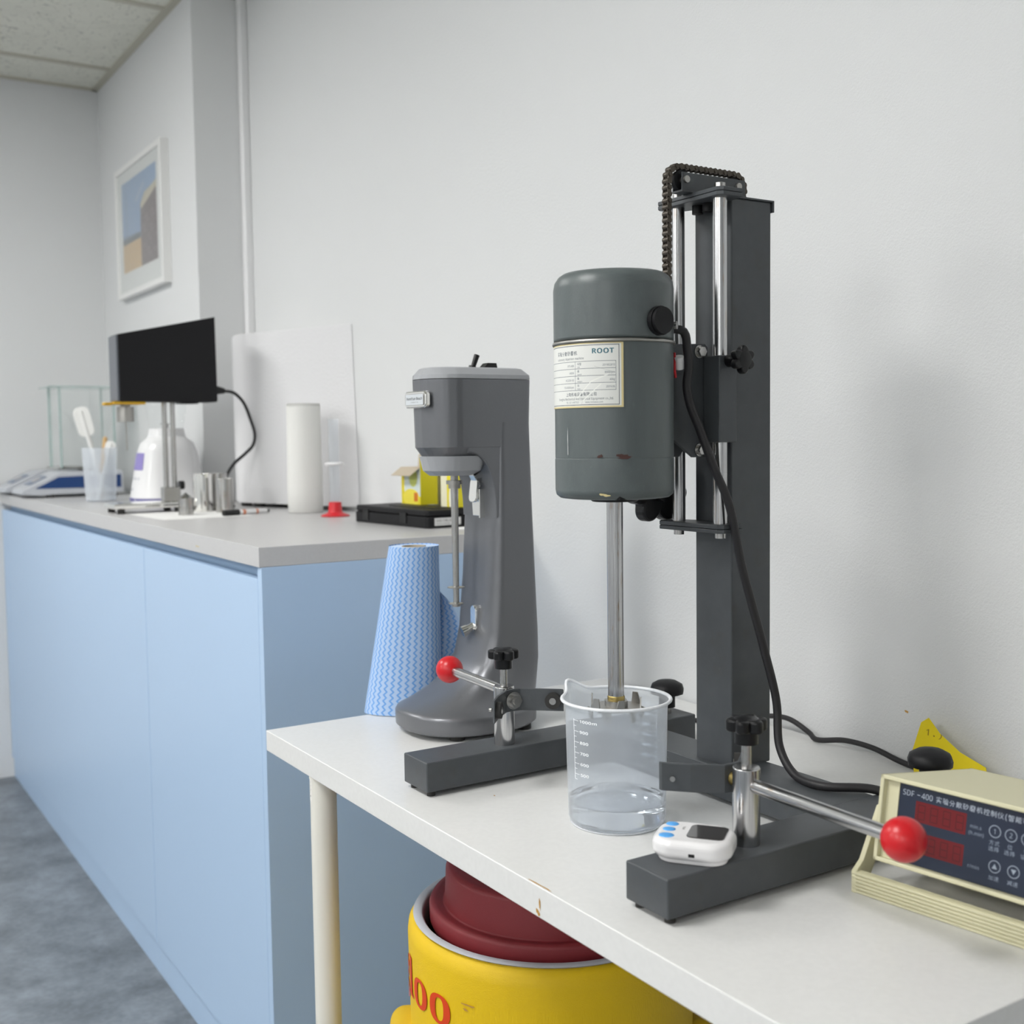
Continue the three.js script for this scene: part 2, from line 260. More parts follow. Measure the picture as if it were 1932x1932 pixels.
function glyphs(ctx, names, x, y, size, gap = 1.12, weight = 0.09) {
  ctx.lineWidth = size * weight; ctx.lineCap = 'round'; ctx.lineJoin = 'round';
  for (const n of names.split(' ')) {
    for (const stroke of GLYPH[n].split(';')) { ctx.beginPath(); stroke.trim().split(' ').forEach((q, i) => { const [a, b] = q.split(',').map(Number); i ? ctx.lineTo(x + (a * size) / 10, y + (b * size) / 10) : ctx.moveTo(x + (a * size) / 10, y + (b * size) / 10); }); ctx.stroke(); }
    x += size * gap;
  }
  return x;
}

// ================================================================ the setting
const W = RIGHT_X - LEFT_X, D = FRONT_Z - WALL_Z, T = 0.12;
struct('floor', metric(bar([LEFT_X - T, -0.1, WALL_Z - T], [RIGHT_X + T, 0, FRONT_Z + T])), M.floor, null, 'mottled grey vinyl floor', 'floor');
const wallBack = struct('wall_back', metric(bar([LEFT_X - T, 0, WALL_Z - T], [RIGHT_X + T, CEILING + 0.15, WALL_Z])), M.wall, null, 'long white painted wall behind the machines', 'wall');
struct('wall_left', metric(bar([LEFT_X - T, 0, WALL_Z], [LEFT_X, CEILING + 0.15, FRONT_Z])), M.wall, null, 'white end wall beyond the blue counter', 'wall');
struct('wall_pier', metric(bar([LEFT_X, 0, WALL_Z], [PIER_X, CEILING + 0.15, PIER_Z])), M.wall, null, 'white wall pier carrying the framed picture', 'wall');
struct('wall_right', metric(bar([RIGHT_X, 0, WALL_Z], [RIGHT_X + T, CEILING + 0.15, FRONT_Z])), M.wall, null, 'white wall behind the viewer', 'wall');
struct('wall_front', metric(bar([LEFT_X - T, 0, FRONT_Z], [RIGHT_X + T, CEILING + 0.15, FRONT_Z + T])), M.wall, null, 'white wall across the room', 'wall');
struct('trim_1', bar([PIER_X + 0.001, COUNTER + 0.002, WALL_Z], [PIER_X + 0.03, CEILING, WALL_Z + 0.022], 0.004), M.plasticWhite, null, 'white cable duct running up the corner of the pier', 'duct');
// suspended ceiling: slab, grid bars, mineral tiles
const ceiling = struct('ceiling', bar([LEFT_X - T, CEILING + 0.06, WALL_Z - T], [RIGHT_X + T, CEILING + 0.15, FRONT_Z + T]), M.ceiling, null, 'suspended ceiling of off white mineral tiles', 'ceiling');
const MOD = 0.65, gx = [LEFT_X], gz = [WALL_Z];
for (let x = -2.53; x < RIGHT_X - 0.05; x += MOD) gx.push(x); gx.push(RIGHT_X);
for (let z = 0.05; z < FRONT_Z - 0.05; z += MOD) gz.push(z); gz.push(FRONT_Z);
for (const x of gx.slice(1, -1)) part(ceiling, 'grid_bar', bar([x - 0.012, CEILING - 0.003, WALL_Z], [x + 0.012, CEILING + 0.03, FRONT_Z]), M.grid);
for (const z of gz.slice(1, -1)) part(ceiling, 'grid_bar', bar([LEFT_X, CEILING - 0.0028, z - 0.012], [RIGHT_X, CEILING + 0.029, z + 0.012]), M.grid);
part(ceiling, 'edge_trim', join(bar([LEFT_X, CEILING - 0.004, WALL_Z], [LEFT_X + 0.022, CEILING + 0.02, FRONT_Z]), bar([LEFT_X, CEILING - 0.004, PIER_Z], [PIER_X + 0.022, CEILING + 0.02, PIER_Z + 0.022]), bar([PIER_X, CEILING - 0.004, WALL_Z], [PIER_X + 0.022, CEILING + 0.02, PIER_Z]), bar([PIER_X, CEILING - 0.004, WALL_Z], [RIGHT_X, CEILING + 0.02, WALL_Z + 0.022])), M.grid);
const lampCell = new Set();
for (const [lx, lz] of LAMPS) { const i = gx.findIndex((x, k) => lx > x && lx < gx[k + 1]), j = gz.findIndex((z, k) => lz > z && lz < gz[k + 1]); lampCell.add(i + ',' + j); }
for (let i = 0; i < gx.length - 1; i++) for (let j = 0; j < gz.length - 1; j++) {
  if (lampCell.has(i + ',' + j)) continue;
  const g = metric(bar([gx[i] + 0.011, CEILING + 0.002, gz[j] + 0.011], [gx[i + 1] - 0.011, CEILING + 0.016, gz[j + 1] - 0.011]), 0.65);
  part(ceiling, 'ceiling_tile', g, M.ceiling);
}
// luminous panels, set in the grid
LAMPS.forEach(([lx, lz], k) => {
  const where = ['nearest the framed picture end of the room', 'above the disperser table', 'second row towards the end wall', 'second row in front of the table', 'second row farthest behind the viewer'][k];
  const o = thing('ceiling_light', 'square white luminous ceiling panel ' + where, 'ceiling light', [lx, CEILING, lz], 0, 'ceiling light panels');
  part(o, 'frame', join(bar([-0.312, -0.006, -0.312], [0.312, 0.03, -0.29]), bar([-0.312, -0.006, 0.29], [0.312, 0.03, 0.312]), bar([-0.312, -0.006, -0.29], [-0.29, 0.03, 0.29]), bar([0.29, -0.006, -0.29], [0.312, 0.03, 0.29])), M.plasticWhite);
  part(o, 'diffuser', bar([-0.29, 0.0, -0.29], [0.29, 0.012, 0.29]), M.panelLight);
  const l = new THREE.RectAreaLight(LAMP.color, LAMP.intensity, 0.58, 0.58); l.name = 'panel_glow'; l.position.set(0, -0.008, 0); l.rotation.x = -Math.PI / 2; l.castShadow = true; o.add(l);
});
part(wallBack, 'sprinkler_escutcheon', join(cyl(0.012, 0.02, 16).translate(-1.80, CEILING - 0.012, WALL_Z + 0.0125)), M.dullSteel);
// small brown specks on the wall
function blob(w, h, k) { const s = new THREE.Shape(); for (let i = 0; i <= 14; i++) { const t = (i / 14) * Math.PI * 2, q = 0.7 + 0.3 * Math.sin(t * 2 + k) + 0.14 * Math.sin(t * 5 + k * 3); i ? s.lineTo((w / 2) * q * Math.cos(t), (h / 2) * q * Math.sin(t)) : s.moveTo((w / 2) * q * Math.cos(t), (h / 2) * q * Math.sin(t)); } return new THREE.ShapeGeometry(s); }
for (const [x, y, w, h, k] of [[0.02, 1.075, 0.004, 0.006, 1], [0.008, 1.073, 0.005, 0.002, 2], [0.247, 0.945, 0.004, 0.008, 3], [0.26, 1.03, 0.002, 0.002, 1], [0.63, 0.83, 0.006, 0.006, 2]])
  part(wallBack, 'stain', blob(w, h, k), M.stain, [x, y, WALL_Z + 0.0004]);

// ================================================================ blue base cabinets and worktop
const CX = -0.238, CF = -0.087, CB = 0.975;   // end of the run, face of the doors, underside of the worktop
function cabinet(x0, x1, label, endPanel) {
  const o = thing('base_cabinet', label, 'cabinet', [(x0 + x1) / 2, 0, (CF + WALL_Z) / 2], 0, 'blue base cabinets'), cx = (x0 + x1) / 2, cz = (CF + WALL_Z) / 2;
  const back = x1 < PIER_X ? PIER_Z + 0.004 : WALL_Z + 0.002, w = (a, b, r) => bar([a[0] - cx, a[1], a[2] - cz], [b[0] - cx, b[1], b[2] - cz], r);
  const straddle = x0 < PIER_X && x1 > PIER_X;
  const xe = x1 - (endPanel ? 0.0192 : 0);
  const body = [w([x0, 0.075, straddle ? PIER_Z + 0.004 : back], [xe, CB - 0.032, CF - 0.022])];
  if (straddle) body.push(w([PIER_X + 0.002, 0.075, WALL_Z + 0.002], [xe, CB, PIER_Z + 0.004]));
  part(o, 'body', metric(join(body)), M.blue);
  part(o, 'grip_channel', w([x0, CB - 0.032, CF - 0.05], [x1 - (endPanel ? 0.02 : 0), CB, CF - 0.030]), M.blueDeep);
  part(o, 'door', metric(w([x0 + 0.0012, 0.072, CF - 0.02], [x1 - (endPanel ? 0.0205 : 0.0012), CB - 0.021, CF], 0.0012)), M.blue);
  part(o, 'toe_kick', w([x0, 0, CF - 0.0215], [xe, 0.0715, CF - 0.006]), M.blue);
  if (endPanel) part(o, 'end_panel', metric(w([x1 - 0.019, 0, back], [x1, CB, CF], 0.0008)), M.blue);
  return o;
}
cabinet(-0.958, CX, 'pale blue base cabinet at the end of the run, beside the white table', true);
cabinet(-2.693, -0.959, 'wide pale blue base cabinet in the middle of the run', false);
cabinet(LEFT_X + 0.002, -2.694, 'narrow strip of pale blue cabinet against the end wall', false);
{
  const s = shapeOf([[LEFT_X + 0.001, PIER_Z + 0.001], [PIER_X + 0.001, PIER_Z + 0.001], [PIER_X + 0.001, WALL_Z + 0.001], [CX, WALL_Z + 0.001], [CX, -0.0833], [LEFT_X + 0.001, -0.0833]].map(([x, z]) => [x, -z]));
  const g = extrude(s, COUNTER - CB, 0.0012).rotateX(-Math.PI / 2).translate(0, CB, 0);
  const top = single('worktop', 'grey laminate worktop on the pale blue cabinets', 'worktop', metric(g), M.counter);
  part(top, 'stain', blob(0.022, 0.004, 2), M.paste, [-0.565, CB + 0.012, -0.0828]);
}

// ================================================================ white table
{
  const o = thing('table', 'white table with round legs carrying the disperser', 'table', [0.54, 0, -0.3]);
  part(o, 'tabletop', metric(bar([-0.541, TABLE - 0.030, -0.312], [0.545, TABLE, 0.3], 0.0012)), M.white);
  for (const [x, z] of [[0.160, -0.0185], [0.160, -0.56], [1.02, -0.06], [1.02, -0.56]]) {
    const leg = part(o, 'leg', join(cyl(0.0176, TABLE - 0.042, 40).translate(0, (TABLE - 0.042) / 2 + 0.012, 0), cyl(0.013, 0.014, 24).translate(0, 0.007, 0), cyl(0.0185, 0.003, 40).translate(0, TABLE - 0.0315, 0)), M.legWhite, [x - 0.54, 0, z + 0.3]);
    if (x < 0.2 && z > -0.1) {
      const [c, q] = canvas(128, 256); q.fillStyle = '#eceae4'; q.fillRect(0, 0, 128, 256); q.fillStyle = '#8a8a8a'; for (let i = 0; i < 9; i++) q.fillRect(70, 14 + i * 16, 40 - (i % 3) * 9, 4); q.fillStyle = '#444'; q.fillRect(74, 190, 26, 6); q.fillRect(84, 182, 8, 24);
      part(leg, 'sticker', patch(0.0178, TABLE - 0.063, TABLE - 0.034, -0.55, 0.15, 12), printed(c, 0.6));
    }
  }
  for (const [x, y, z, w, h, k, up] of [[0.655, TABLE + 0.0003, 0.2975, 0.04, 0.003, 1, 1], [0.655, TABLE - 0.025, 0.3004, 0.008, 0.008, 3, 0], [0.658, TABLE - 0.016, 0.3004, 0.0025, 0.02, 2, 0], [0.40, TABLE + 0.0003, 0.19, 0.004, 0.003, 2, 1], [0.48, TABLE + 0.0003, 0.03, 0.004, 0.003, 1, 1]]) {
    const g = blob(w, h, k); if (up) g.rotateX(-Math.PI / 2); part(o, 'stain', g, M.stain, [x - 0.54 + 0.05, y, z]);
  }
}

// ================================================================ laboratory disperser
{
  const O = [0.6, TABLE, -0.2];
  const o = thing('laboratory_disperser', 'tall dark grey laboratory disperser with its motor over the plastic beaker', 'disperser', O);
  const w = (g) => g.translate(-O[0], -O[1], -O[2]);
  const add = (name, g, m, label) => part(o, name, w(g), m, null, label);
  const under = (p, name, g, m, label) => part(p, name, w(g), m, null, label);
  const B0 = TABLE + 0.006, B1 = TABLE + 0.0414;
  for (const [x0, x1] of [[0.3564, 0.4145], [0.786, 0.844]]) {
    const f = add('foot_bar', metric(bar([x0, B0, -0.453], [x1, B1, -0.040], 0.0018)), M.machine);
    for (const [x, z] of [[x0 + 0.009, -0.05], [x1 - 0.009, -0.05], [x0 + 0.012, -0.44], [x1 - 0.012, -0.44]]) under(f, 'rubber_foot', cyl(0.005, 0.0062, 16).translate(x, TABLE + 0.0031, z), M.rubber);
  }
  add('cross_bar', metric(bar([0.413, B0, -0.367], [0.787, B1, -0.305], 0.0015)), M.machine);
  add('column', metric(bar([0.5701, B1 - 0.002, -0.376], [0.6299, 1.4442, -0.3153], 0.002)), M.machine);
  add('column_cap', join(bar([0.5685, 1.4442, -0.3795], [0.6315, 1.4462, -0.3145], 0.0005), bar([0.5685, 1.433, -0.3795], [0.6315, 1.4462, -0.3772], 0.0005)), M.machine);
  // rail brackets and guide rods
  const RX = [0.568, 0.637], RZ = -0.292;
  const plate = (y0, y1) => { const s = shapeOf([[0.5448, 0.284], [0.549, 0.279], [0.646, 0.279], [0.6515, 0.284], [0.6515, 0.312], [0.63, 0.3165], [0.57, 0.3165], [0.5448, 0.306]]); return extrude(s, y1 - y0, 0.0008).rotateX(-Math.PI / 2).translate(0, y0, 0); };
  const upper = add('upper_bracket', join(plate(1.4404, 1.4448), plate(1.4452, 1.4496)), M.machine);
  const lower = add('lower_bracket', join(plate(1.0765, 1.081), plate(1.0814, 1.0862)), M.machine);
  for (const x of RX) {
    add('guide_rod', rod([x, 1.082, RZ], [x, 1.4425, RZ], 0.0078, 40), M.chrome);
    under(lower, 'hex_bolt', hexHead(0.0062, 0.006).rotateX(Math.PI).translate(x, 1.0735, RZ), M.steel);
    under(upper, 'hex_bolt', hexHead(0.0062, 0.006).translate(x, 1.4527, RZ), M.steel);
  }
  add('bracket_screw', join(rod([0.590, 1.4405, -0.302], [0.590, 1.431, -0.302], 0.0062, 20), rod([0.607, 1.4405, -0.302], [0.607, 1.431, -0.302], 0.0062, 20)), M.blackMatt);
  // chain arm with its pins, wheels and roller chain
  const arm = add('chain_arm', join(bar([0.6065, 1.4514, -0.357], [0.6085, 1.4704, -0.2635], 0.0006), bar([0.5915, 1.4514, -0.357], [0.5935, 1.4704, -0.2635], 0.0006), bar([0.5915, 1.4496, -0.357], [0.6085, 1.4516, -0.2635])), M.machine);
  for (const z of [-0.2685, -0.3455]) {
    under(arm, 'pin', rod([0.590, 1.4625, z], [0.6115, 1.4625, z], 0.0038, 20), M.dullSteel);
    under(arm, 'chain_wheel', rod([0.597, 1.4625, z], [0.603, 1.4625, z], 0.0115, 28), M.blackMatt);
  }
  {
    const chain = new THREE.Group(); chain.name = 'chain'; o.add(chain);
    const yc = 1.4620, R = 0.0152, ZA = -0.2645, ZB = -0.3455;
    const arc = (z, a0, a1) => { const pts = []; for (let i = 0; i <= 14; i++) { const a = a0 + ((a1 - a0) * i) / 14; pts.push(V(0.6, yc + R * Math.sin(a), z + R * Math.cos(a))); } return pts; };
    const pts = [V(0.6, 1.285, ZA + R + 0.001), ...arc(ZA, 0, Math.PI / 2), ...arc(ZB, Math.PI / 2, Math.PI), V(0.6, 1.4465, ZB - R)];
    const lens = [0]; for (let i = 1; i < pts.length; i++) lens.push(lens[i - 1] + pts[i].distanceTo(pts[i - 1]));
    const at = (d) => { let i = 1; while (i < pts.length - 1 && lens[i] < d) i++; return pts[i - 1].clone().lerp(pts[i], (d - lens[i - 1]) / (lens[i] - lens[i - 1])); };
    const P = 0.0070, ex = 0.0034, stadium = new THREE.Shape(); stadium.absarc(0, P / 2, ex, -0.75, Math.PI + 0.75); stadium.absarc(0, -P / 2, ex, Math.PI - 0.75, Math.PI * 2 + 0.75);
    const mk = (off) => join([-1, 1].map((s) => new THREE.ExtrudeGeometry(stadium, { depth: 0.0011, bevelEnabled: false, curveSegments: 6 }).rotateY(Math.PI / 2).translate(s * off - 0.00055, 0, 0)).concat([rod([-off - 0.0016, P / 2, 0], [off + 0.0016, P / 2, 0], 0.0022, 10), rod([-0.0021, P / 2, 0], [0.0021, P / 2, 0], 0.0036, 10)]));
    const kinds = [mk(0.0027), mk(0.0041)];
    for (let d = 0, i = 0; d < lens[lens.length - 1] - P; d += P, i++) {
      const a = at(d), b = at(d + P), m = part(chain, 'link', kinds[i % 2], M.chain), mid = a.clone().add(b).multiplyScalar(0.5);
      m.position.set(mid.x - O[0], mid.y - O[1], mid.z - O[2]); m.quaternion.setFromUnitVectors(V(0, 1, 0), b.clone().sub(a).normalize());
    }
  }
  // carriage on the rods
  const sleeve = (x) => bar([x - 0.0128, 1.176, RZ - 0.0128], [x + 0.0128, 1.27, RZ + 0.0128], 0.0015);
  add('carriage', join(sleeve(RX[0]), sleeve(RX[1]), bar([0.575, 1.176, -0.300], [0.630, 1.27, -0.286])), M.machine);
  for (const [x, s] of [[0.6205, 1], [0.5785, -1]]) {
    const sh = shapeOf([[0.230, 1.282], [0.283, 1.284], [0.287, 1.280], [0.287, 1.166], [0.282, 1.160], [0.266, 1.160], [0.232, 1.183]]);
    const p = add('mounting_plate', extrude(sh, 0.005, 0.0006).rotateY(Math.PI / 2).translate(x - 0.0025, 0, 0), M.machine);
    for (const y of [1.275, 1.168]) under(p, 'hex_bolt', join(rod([x + s * 0.0025, y, -0.274], [x + s * 0.0095, y, -0.274], 0.0056, 6), rod([x + s * 0.0024, y, -0.274], [x + s * 0.004, y, -0.274], 0.0072, 24)), M.steel);
  }
  {
    const k = add('clamp_knob', aim(starKnob(0.0152, 0.0095, 0.007, 0.016, 6), [1, 0, 0]).translate(0.651, 1.2640, RZ), M.black, 'black lobed clamp knob');
    under(k, 'threaded_stem', rod([0.648, 1.264, RZ], [0.656, 1.264, RZ], 0.004, 16), M.steel);
  }
  add('lock_knob', aim(starKnob(0.0425, 0.020, 0.016, 0.010, 7), [-1, 0, 0]).translate(0.556, 1.124, -0.284), M.black, 'large black lobed lock knob');
  add('lock_stem', rod([0.5555, 1.127, -0.286], [0.5665, 1.178, -0.29], 0.006, 16), M.dullSteel);
  // motor
  const ax = 0.6, az = -0.1745, R = 0.0633, lift = (g) => g.translate(ax, 0, az);
  const housing = add('motor_housing', lift(lathe([[0.0001, 1.1185], [0.05, 1.1185], [0.058, 1.1195], [0.0622, 1.123], [R, 1.1285], [R, 1.1606], [R - 0.0006, 1.1612], [R - 0.0006, 1.1622], [R - 0.0003, 1.1628], [R - 0.0003, 1.2805], [R - 0.002, 1.283]], 96)), M.motor);
  under(housing, 'motor_cap', lift(lathe([[R - 0.004, 1.2835], [R + 0.0002, 1.2845], [R + 0.0004, 1.287], [R + 0.0004, 1.338], [R - 0.001, 1.3455], [R - 0.005, 1.3515], [R - 0.0095, 1.3545], [0.045, 1.3552], [0.0001, 1.3556]], 96)), M.motor);
  under(housing, 'trim_ring', lift(lathe([[R - 0.002, 1.2795], [R + 0.0016, 1.280], [R + 0.002, 1.2816], [R + 0.0012, 1.2832], [R - 0.002, 1.2838]], 96)), M.dullSteel, 'thin bright ring under the cap');
  const brush = under(housing, 'brush_cap', join(rod([ax + R - 0.004, 1.301, az - 0.0085], [ax + R + 0.0085, 1.301, az - 0.0095], 0.0136, 36), rod([ax + R - 0.004, 1.301, az - 0.0085], [ax + R + 0.0045, 1.301, az - 0.0092], 0.0150, 36)), M.blackMatt, 'round black brush cap');
  under(housing, 'screw', join(rod([ax + 0.050, 1.2985, az - 0.037], [ax + 0.0555, 1.2985, az - 0.0405], 0.0040, 20)), M.steel);
  under(housing, 'end_plate', lift(lathe([[0.0255, 1.1188], [0.0255, 1.1160], [0.024, 1.1148], [0.0001, 1.1148]], 48)), M.blackMatt);
  under(housing, 'vent_notch', bar([ax + 0.042, 1.119, az + 0.012], [ax + 0.0522, 1.1265, az + 0.034], 0.0008).rotateY(0), M.blackMatt);
  // rating label on the motor: right edge about 9 degrees right of the viewer's line, running round to the left
  {
    const toCam = Math.atan2(0.7917, 0.6109), a1 = toCam + 0.155, arc = 2.15, a0 = a1 - arc, wpx = 1600, hpx = Math.round((1600 * 0.0655) / (arc * R));
    const [c, q] = canvas(wpx, hpx); q.fillStyle = '#d9c996'; q.fillRect(0, 0, wpx, hpx); q.fillStyle = '#dfe0dc'; q.fillRect(18, 14, wpx - 44, hpx - 34);
    q.strokeStyle = '#2b3440'; q.lineWidth = 7; q.strokeRect(40, 28, wpx - 92, hpx - 62); q.scale(1, hpx / 672);
    q.fillStyle = '#3c4650'; q.font = '34px sans-serif'; q.fillText('Laboratory dispersion machine', 640, 168);
    q.strokeStyle = '#3c4650'; glyphs(q, 'shi yan fen san sha mo ji', 640, 76, 48, 1.15);
    q.fillStyle = '#1d5f6e'; q.font = 'bold 84px sans-serif'; q.save(); q.translate(1215, 112); q.scale(1.22, 0.86); q.fillText('ROOT', 0, 0); q.restore();
    q.strokeStyle = '#3a4552'; q.lineWidth = 4; const ty = [190, 265, 340, 415, 490], tx = [90, 330, 990, 1510];
    for (const y of ty) { q.beginPath(); q.moveTo(90, y); q.lineTo(1510, y); q.stroke(); }
    for (const x of [90, 990, 1510]) { q.beginPath(); q.moveTo(x, 190); q.lineTo(x, 490); q.stroke(); }
    q.fillStyle = '#59626b'; q.font = '30px sans-serif'; q.textAlign = 'right';
    ['RTS-400', '400W', 'AC220V-50', '150-8000rpm'].forEach((t, i) => q.fillText(t, 970, 243 + i * 75));
    ['201902810', '8000rpm', '40kg', '2019.06'].forEach((t, i) => q.fillText(t, 1500, 243 + i * 75));
    q.textAlign = 'left'; q.font = '22px sans-serif'; ['S/N:', 'Speed:', 'Weight:', 'Date:'].forEach((t, i) => q.fillText(t, 1020, 258 + i * 75));
    ['xing hao', 'gong su', 'dian ji', 'zhi zhi2'].forEach((t, i) => { q.strokeStyle = '#59626b'; glyphs(q, ['hao xing', 'su', 'bei', 'si'][i], 1020, 202 + i * 75, 28); });
    q.strokeStyle = '#333c46'; glyphs(q, 'shang hai ji dian she bei you xian gong si', 830, 510, 42, 1.08);
    q.fillStyle = '#333c46'; q.font = '34px sans-serif'; q.fillText('Shanghai Mechanical And Electrical Equipment co.,ltd.', 660, 590); q.font = '27px sans-serif'; q.fillStyle = '#6a727a'; q.fillText('TEL: 021-6487522', 830, 624); q.fillText('www.rootasia.com', 1130, 624);
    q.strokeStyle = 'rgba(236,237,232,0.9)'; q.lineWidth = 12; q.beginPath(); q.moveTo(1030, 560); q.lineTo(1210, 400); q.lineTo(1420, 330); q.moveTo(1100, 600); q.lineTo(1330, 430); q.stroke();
    q.strokeStyle = '#9a9c98'; q.lineWidth = 2; q.beginPath(); q.moveTo(1250, 245); q.lineTo(1500, 310); q.moveTo(1080, 640); q.lineTo(1110, 540); q.stroke();
    under(housing, 'rating_label', lift(patch(R + 0.0004, 1.2137, 1.2792, a0, a1, 64)), printed(c, 0.45), 'white printed rating label with a table');
  }
  // chipped paint above the seam, pale scratch, dried product at the lower edge
  const around = (a, y, g, m, n) => { g.rotateY(a); under(housing, n, g.translate(ax + (R + 0.0005) * Math.sin(a), y, az + (R + 0.0005) * Math.cos(a)), m); };
  const cam0 = Math.atan2(0.7917, 0.6109);
  around(cam0 - 0.23, 1.1640, blob(0.006, 0.006, 1), M.rust, 'paint_chip'); around(cam0 + 0.13, 1.1642, blob(0.013, 0.007, 2), M.rust, 'paint_chip'); around(cam0 + 0.17, 1.1625, blob(0.026, 0.003, 5), M.rust, 'paint_chip');
  around(cam0 - 0.85, 1.178, blob(0.0012, 0.03, 4), M.paper, 'scratch'); around(cam0 - 0.16, 1.1245, blob(0.014, 0.004, 3), M.paste, 'dried_splash');
  // shaft and toothed disc
  const shaft = add('shaft', lift(rod([0, 0.888, 0], [0, 1.1155, 0], 0.0087, 40)), M.chrome, 'bright steel mixing shaft');
  under(shaft, 'brass_ring', lift(lathe([[0.0087, 0.899], [0.0094, 0.8996], [0.0094, 0.9036], [0.0087, 0.9042]], 40)), M.brass);
  {
    const teeth = []; const N = 12;
    for (let i = 0; i < N; i++) { const a = (i / N) * Math.PI * 2, s = i % 2 ? 1 : -1; teeth.push(extrude(shapeOf([[-0.006, 0], [0.006, 0], [0.0045, 0.0125 * s], [-0.0015, 0.0125 * s]]), 0.0014).rotateY(a + Math.PI / 2 + 0.35).translate(0.0275 * Math.cos(-a), 0, 0.0275 * Math.sin(-a))); }
    const imp = under(shaft, 'toothed_disc', join(lathe(crease([[0.0001, -0.0009], [0.0272, -0.0009], [0.0272, 0.0009], [0.0001, 0.0009]]), 48), ...teeth).translate(ax, 0.8915, az), M.dullSteel, 'saw toothed dispersing disc');
    under(shaft, 'hub_nut', lift(rod([0, 0.8925, 0], [0, 0.899, 0], 0.0135, 6)), M.dullSteel);
  }
  // container clamps on both foot bars
  for (const [px, pz, s] of [[0.3912, -0.1618, 1], [0.8162, -0.1577, -1]]) {
    const post = add('clamp_post', lathe([[0.0001, B1], [0.0127, B1], [0.0127, 0.878], [0.0118, 0.8798], [0.0001, 0.8798]], 40).translate(px, 0, pz), M.chrome, 'chrome clamp post');
    under(post, 'threaded_stem', lathe((() => { const p = []; for (let i = 0; i <= 40; i++) p.push([0.0044 + (i % 2 ? 0.0004 : 0), 0.879 + i * 0.0007]); return p; })(), 20).translate(px, 0, pz), M.steel);
    under(post, 'star_knob', starKnob(0.0192, 0.0118, 0.0108, 0.0115, 6).translate(px, 0.9015, pz), M.black, 'black lobed star knob');
    const end = s > 0 ? 0.2555 : 0.9921, hy = s > 0 ? 0.8735 : 0.8640, ey = s > 0 ? 0.8774 : 0.8624;
    const handle = under(post, 'handle', rod([px + s * 0.012, hy, pz], [end, ey, pz], 0.0064, 28), M.chrome, 'chrome handle rod');
    add('ball_knob', new THREE.SphereGeometry(0.0180, 48, 32).translate(end, ey, pz), M.red, 'glossy red ball knob');
    // V shaped jaw: plate folded at the post, opening towards the beaker
    const jx = px + s * 0.0165, cy = 0.8650, hgt = 0.0135, pts = [[0.046, 0.052], [0.024, 0.034], [0.0015, 0.010], [0.0, 0.0], [0.0015, -0.010], [0.020, -0.030], [0.040, -0.050]];
    const out = pts.map(([dx, dz]) => [jx + s * dx * 0.9, pz + dz]), th = 0.004, shp = new THREE.Shape(), inn = out.map(([x, z]) => [x + s * th, z]);
    out.forEach(([x, z], i) => (i ? shp.lineTo(x, -z) : shp.moveTo(x, -z))); inn.reverse().forEach(([x, z]) => shp.lineTo(x, -z)); shp.closePath();
    const jaw = add('clamp_jaw', extrude(shp, hgt * 2, 0.0006).rotateX(-Math.PI / 2).translate(0, cy - hgt, 0), M.machine);
    under(jaw, 'hex_nut', join(rod([jx + s * 0.004, cy, pz], [jx + s * 0.0065, cy, pz], 0.0108, 28), rod([jx + s * 0.0065, cy, pz], [jx + s * 0.0125, cy, pz], 0.0082, 6), rod([jx + s * 0.0125, cy, pz], [jx + s * 0.0145, cy, pz], 0.0046, 16)), M.steel);
    under(jaw, 'jaw_bolt', rod([px + s * 0.011, cy, pz], [jx, cy, pz], 0.007, 20), M.brass);
    for (const [dx, dz, d] of [[0.034, 0.044, [0.70, 0, -0.70]], [0.031, -0.041, [0.70, 0, 0.70]]]) {
      const c = [jx + s * dx * 0.9 + s * 0.004, cy, pz + dz], n = [s * d[0], 0, d[2]], e = (t) => [c[0] + n[0] * t, cy, c[2] + n[2] * t];
      under(jaw, 'rubber_pad', rod(e(0.001), e(0.0075), 0.0098, 28), M.rubber); under(jaw, 'pad_screw', rod(e(0.006), e(0.0082), 0.0042, 20), M.steel);
      under(jaw, 'screw_tip', rod(e(-0.0045), e(-0.0075), 0.0026, 16), M.steel);
    }
  }
  // hand knobs on the rear ends of the foot bars
  for (const x of [0.388, 0.812]) {
    const k = add('rear_knob', join(lathe([[0.0001, 0.833], [0.016, 0.833], [0.0225, 0.835], [0.0232, 0.841], [0.021, 0.8475], [0.013, 0.852], [0.0001, 0.8535]], 12), cyl(0.011, 0.018, 28).translate(0, 0.8255, 0)).translate(x, 0, -0.425), M.blackMatt, 'black mushroom knob');
    under(k, 'threaded_stem', cyl(0.006, 0.014, 20).translate(x, B1 + 0.007, -0.425), M.steel);
  }
  // wires between the plates
  add('wire_joint', join(rod([0.630, 1.2560, -0.2400], [0.634, 1.2680, -0.2360], 0.0055, 20)), M.plasticWhite, 'white wire connector sleeve');
  add('red_wire', tube([[0.628, 1.272, -0.2350], [0.631, 1.268, -0.2325], [0.632, 1.256, -0.2315], [0.630, 1.246, -0.2345]], 0.0014, 20, 8), M.redPlastic);
}
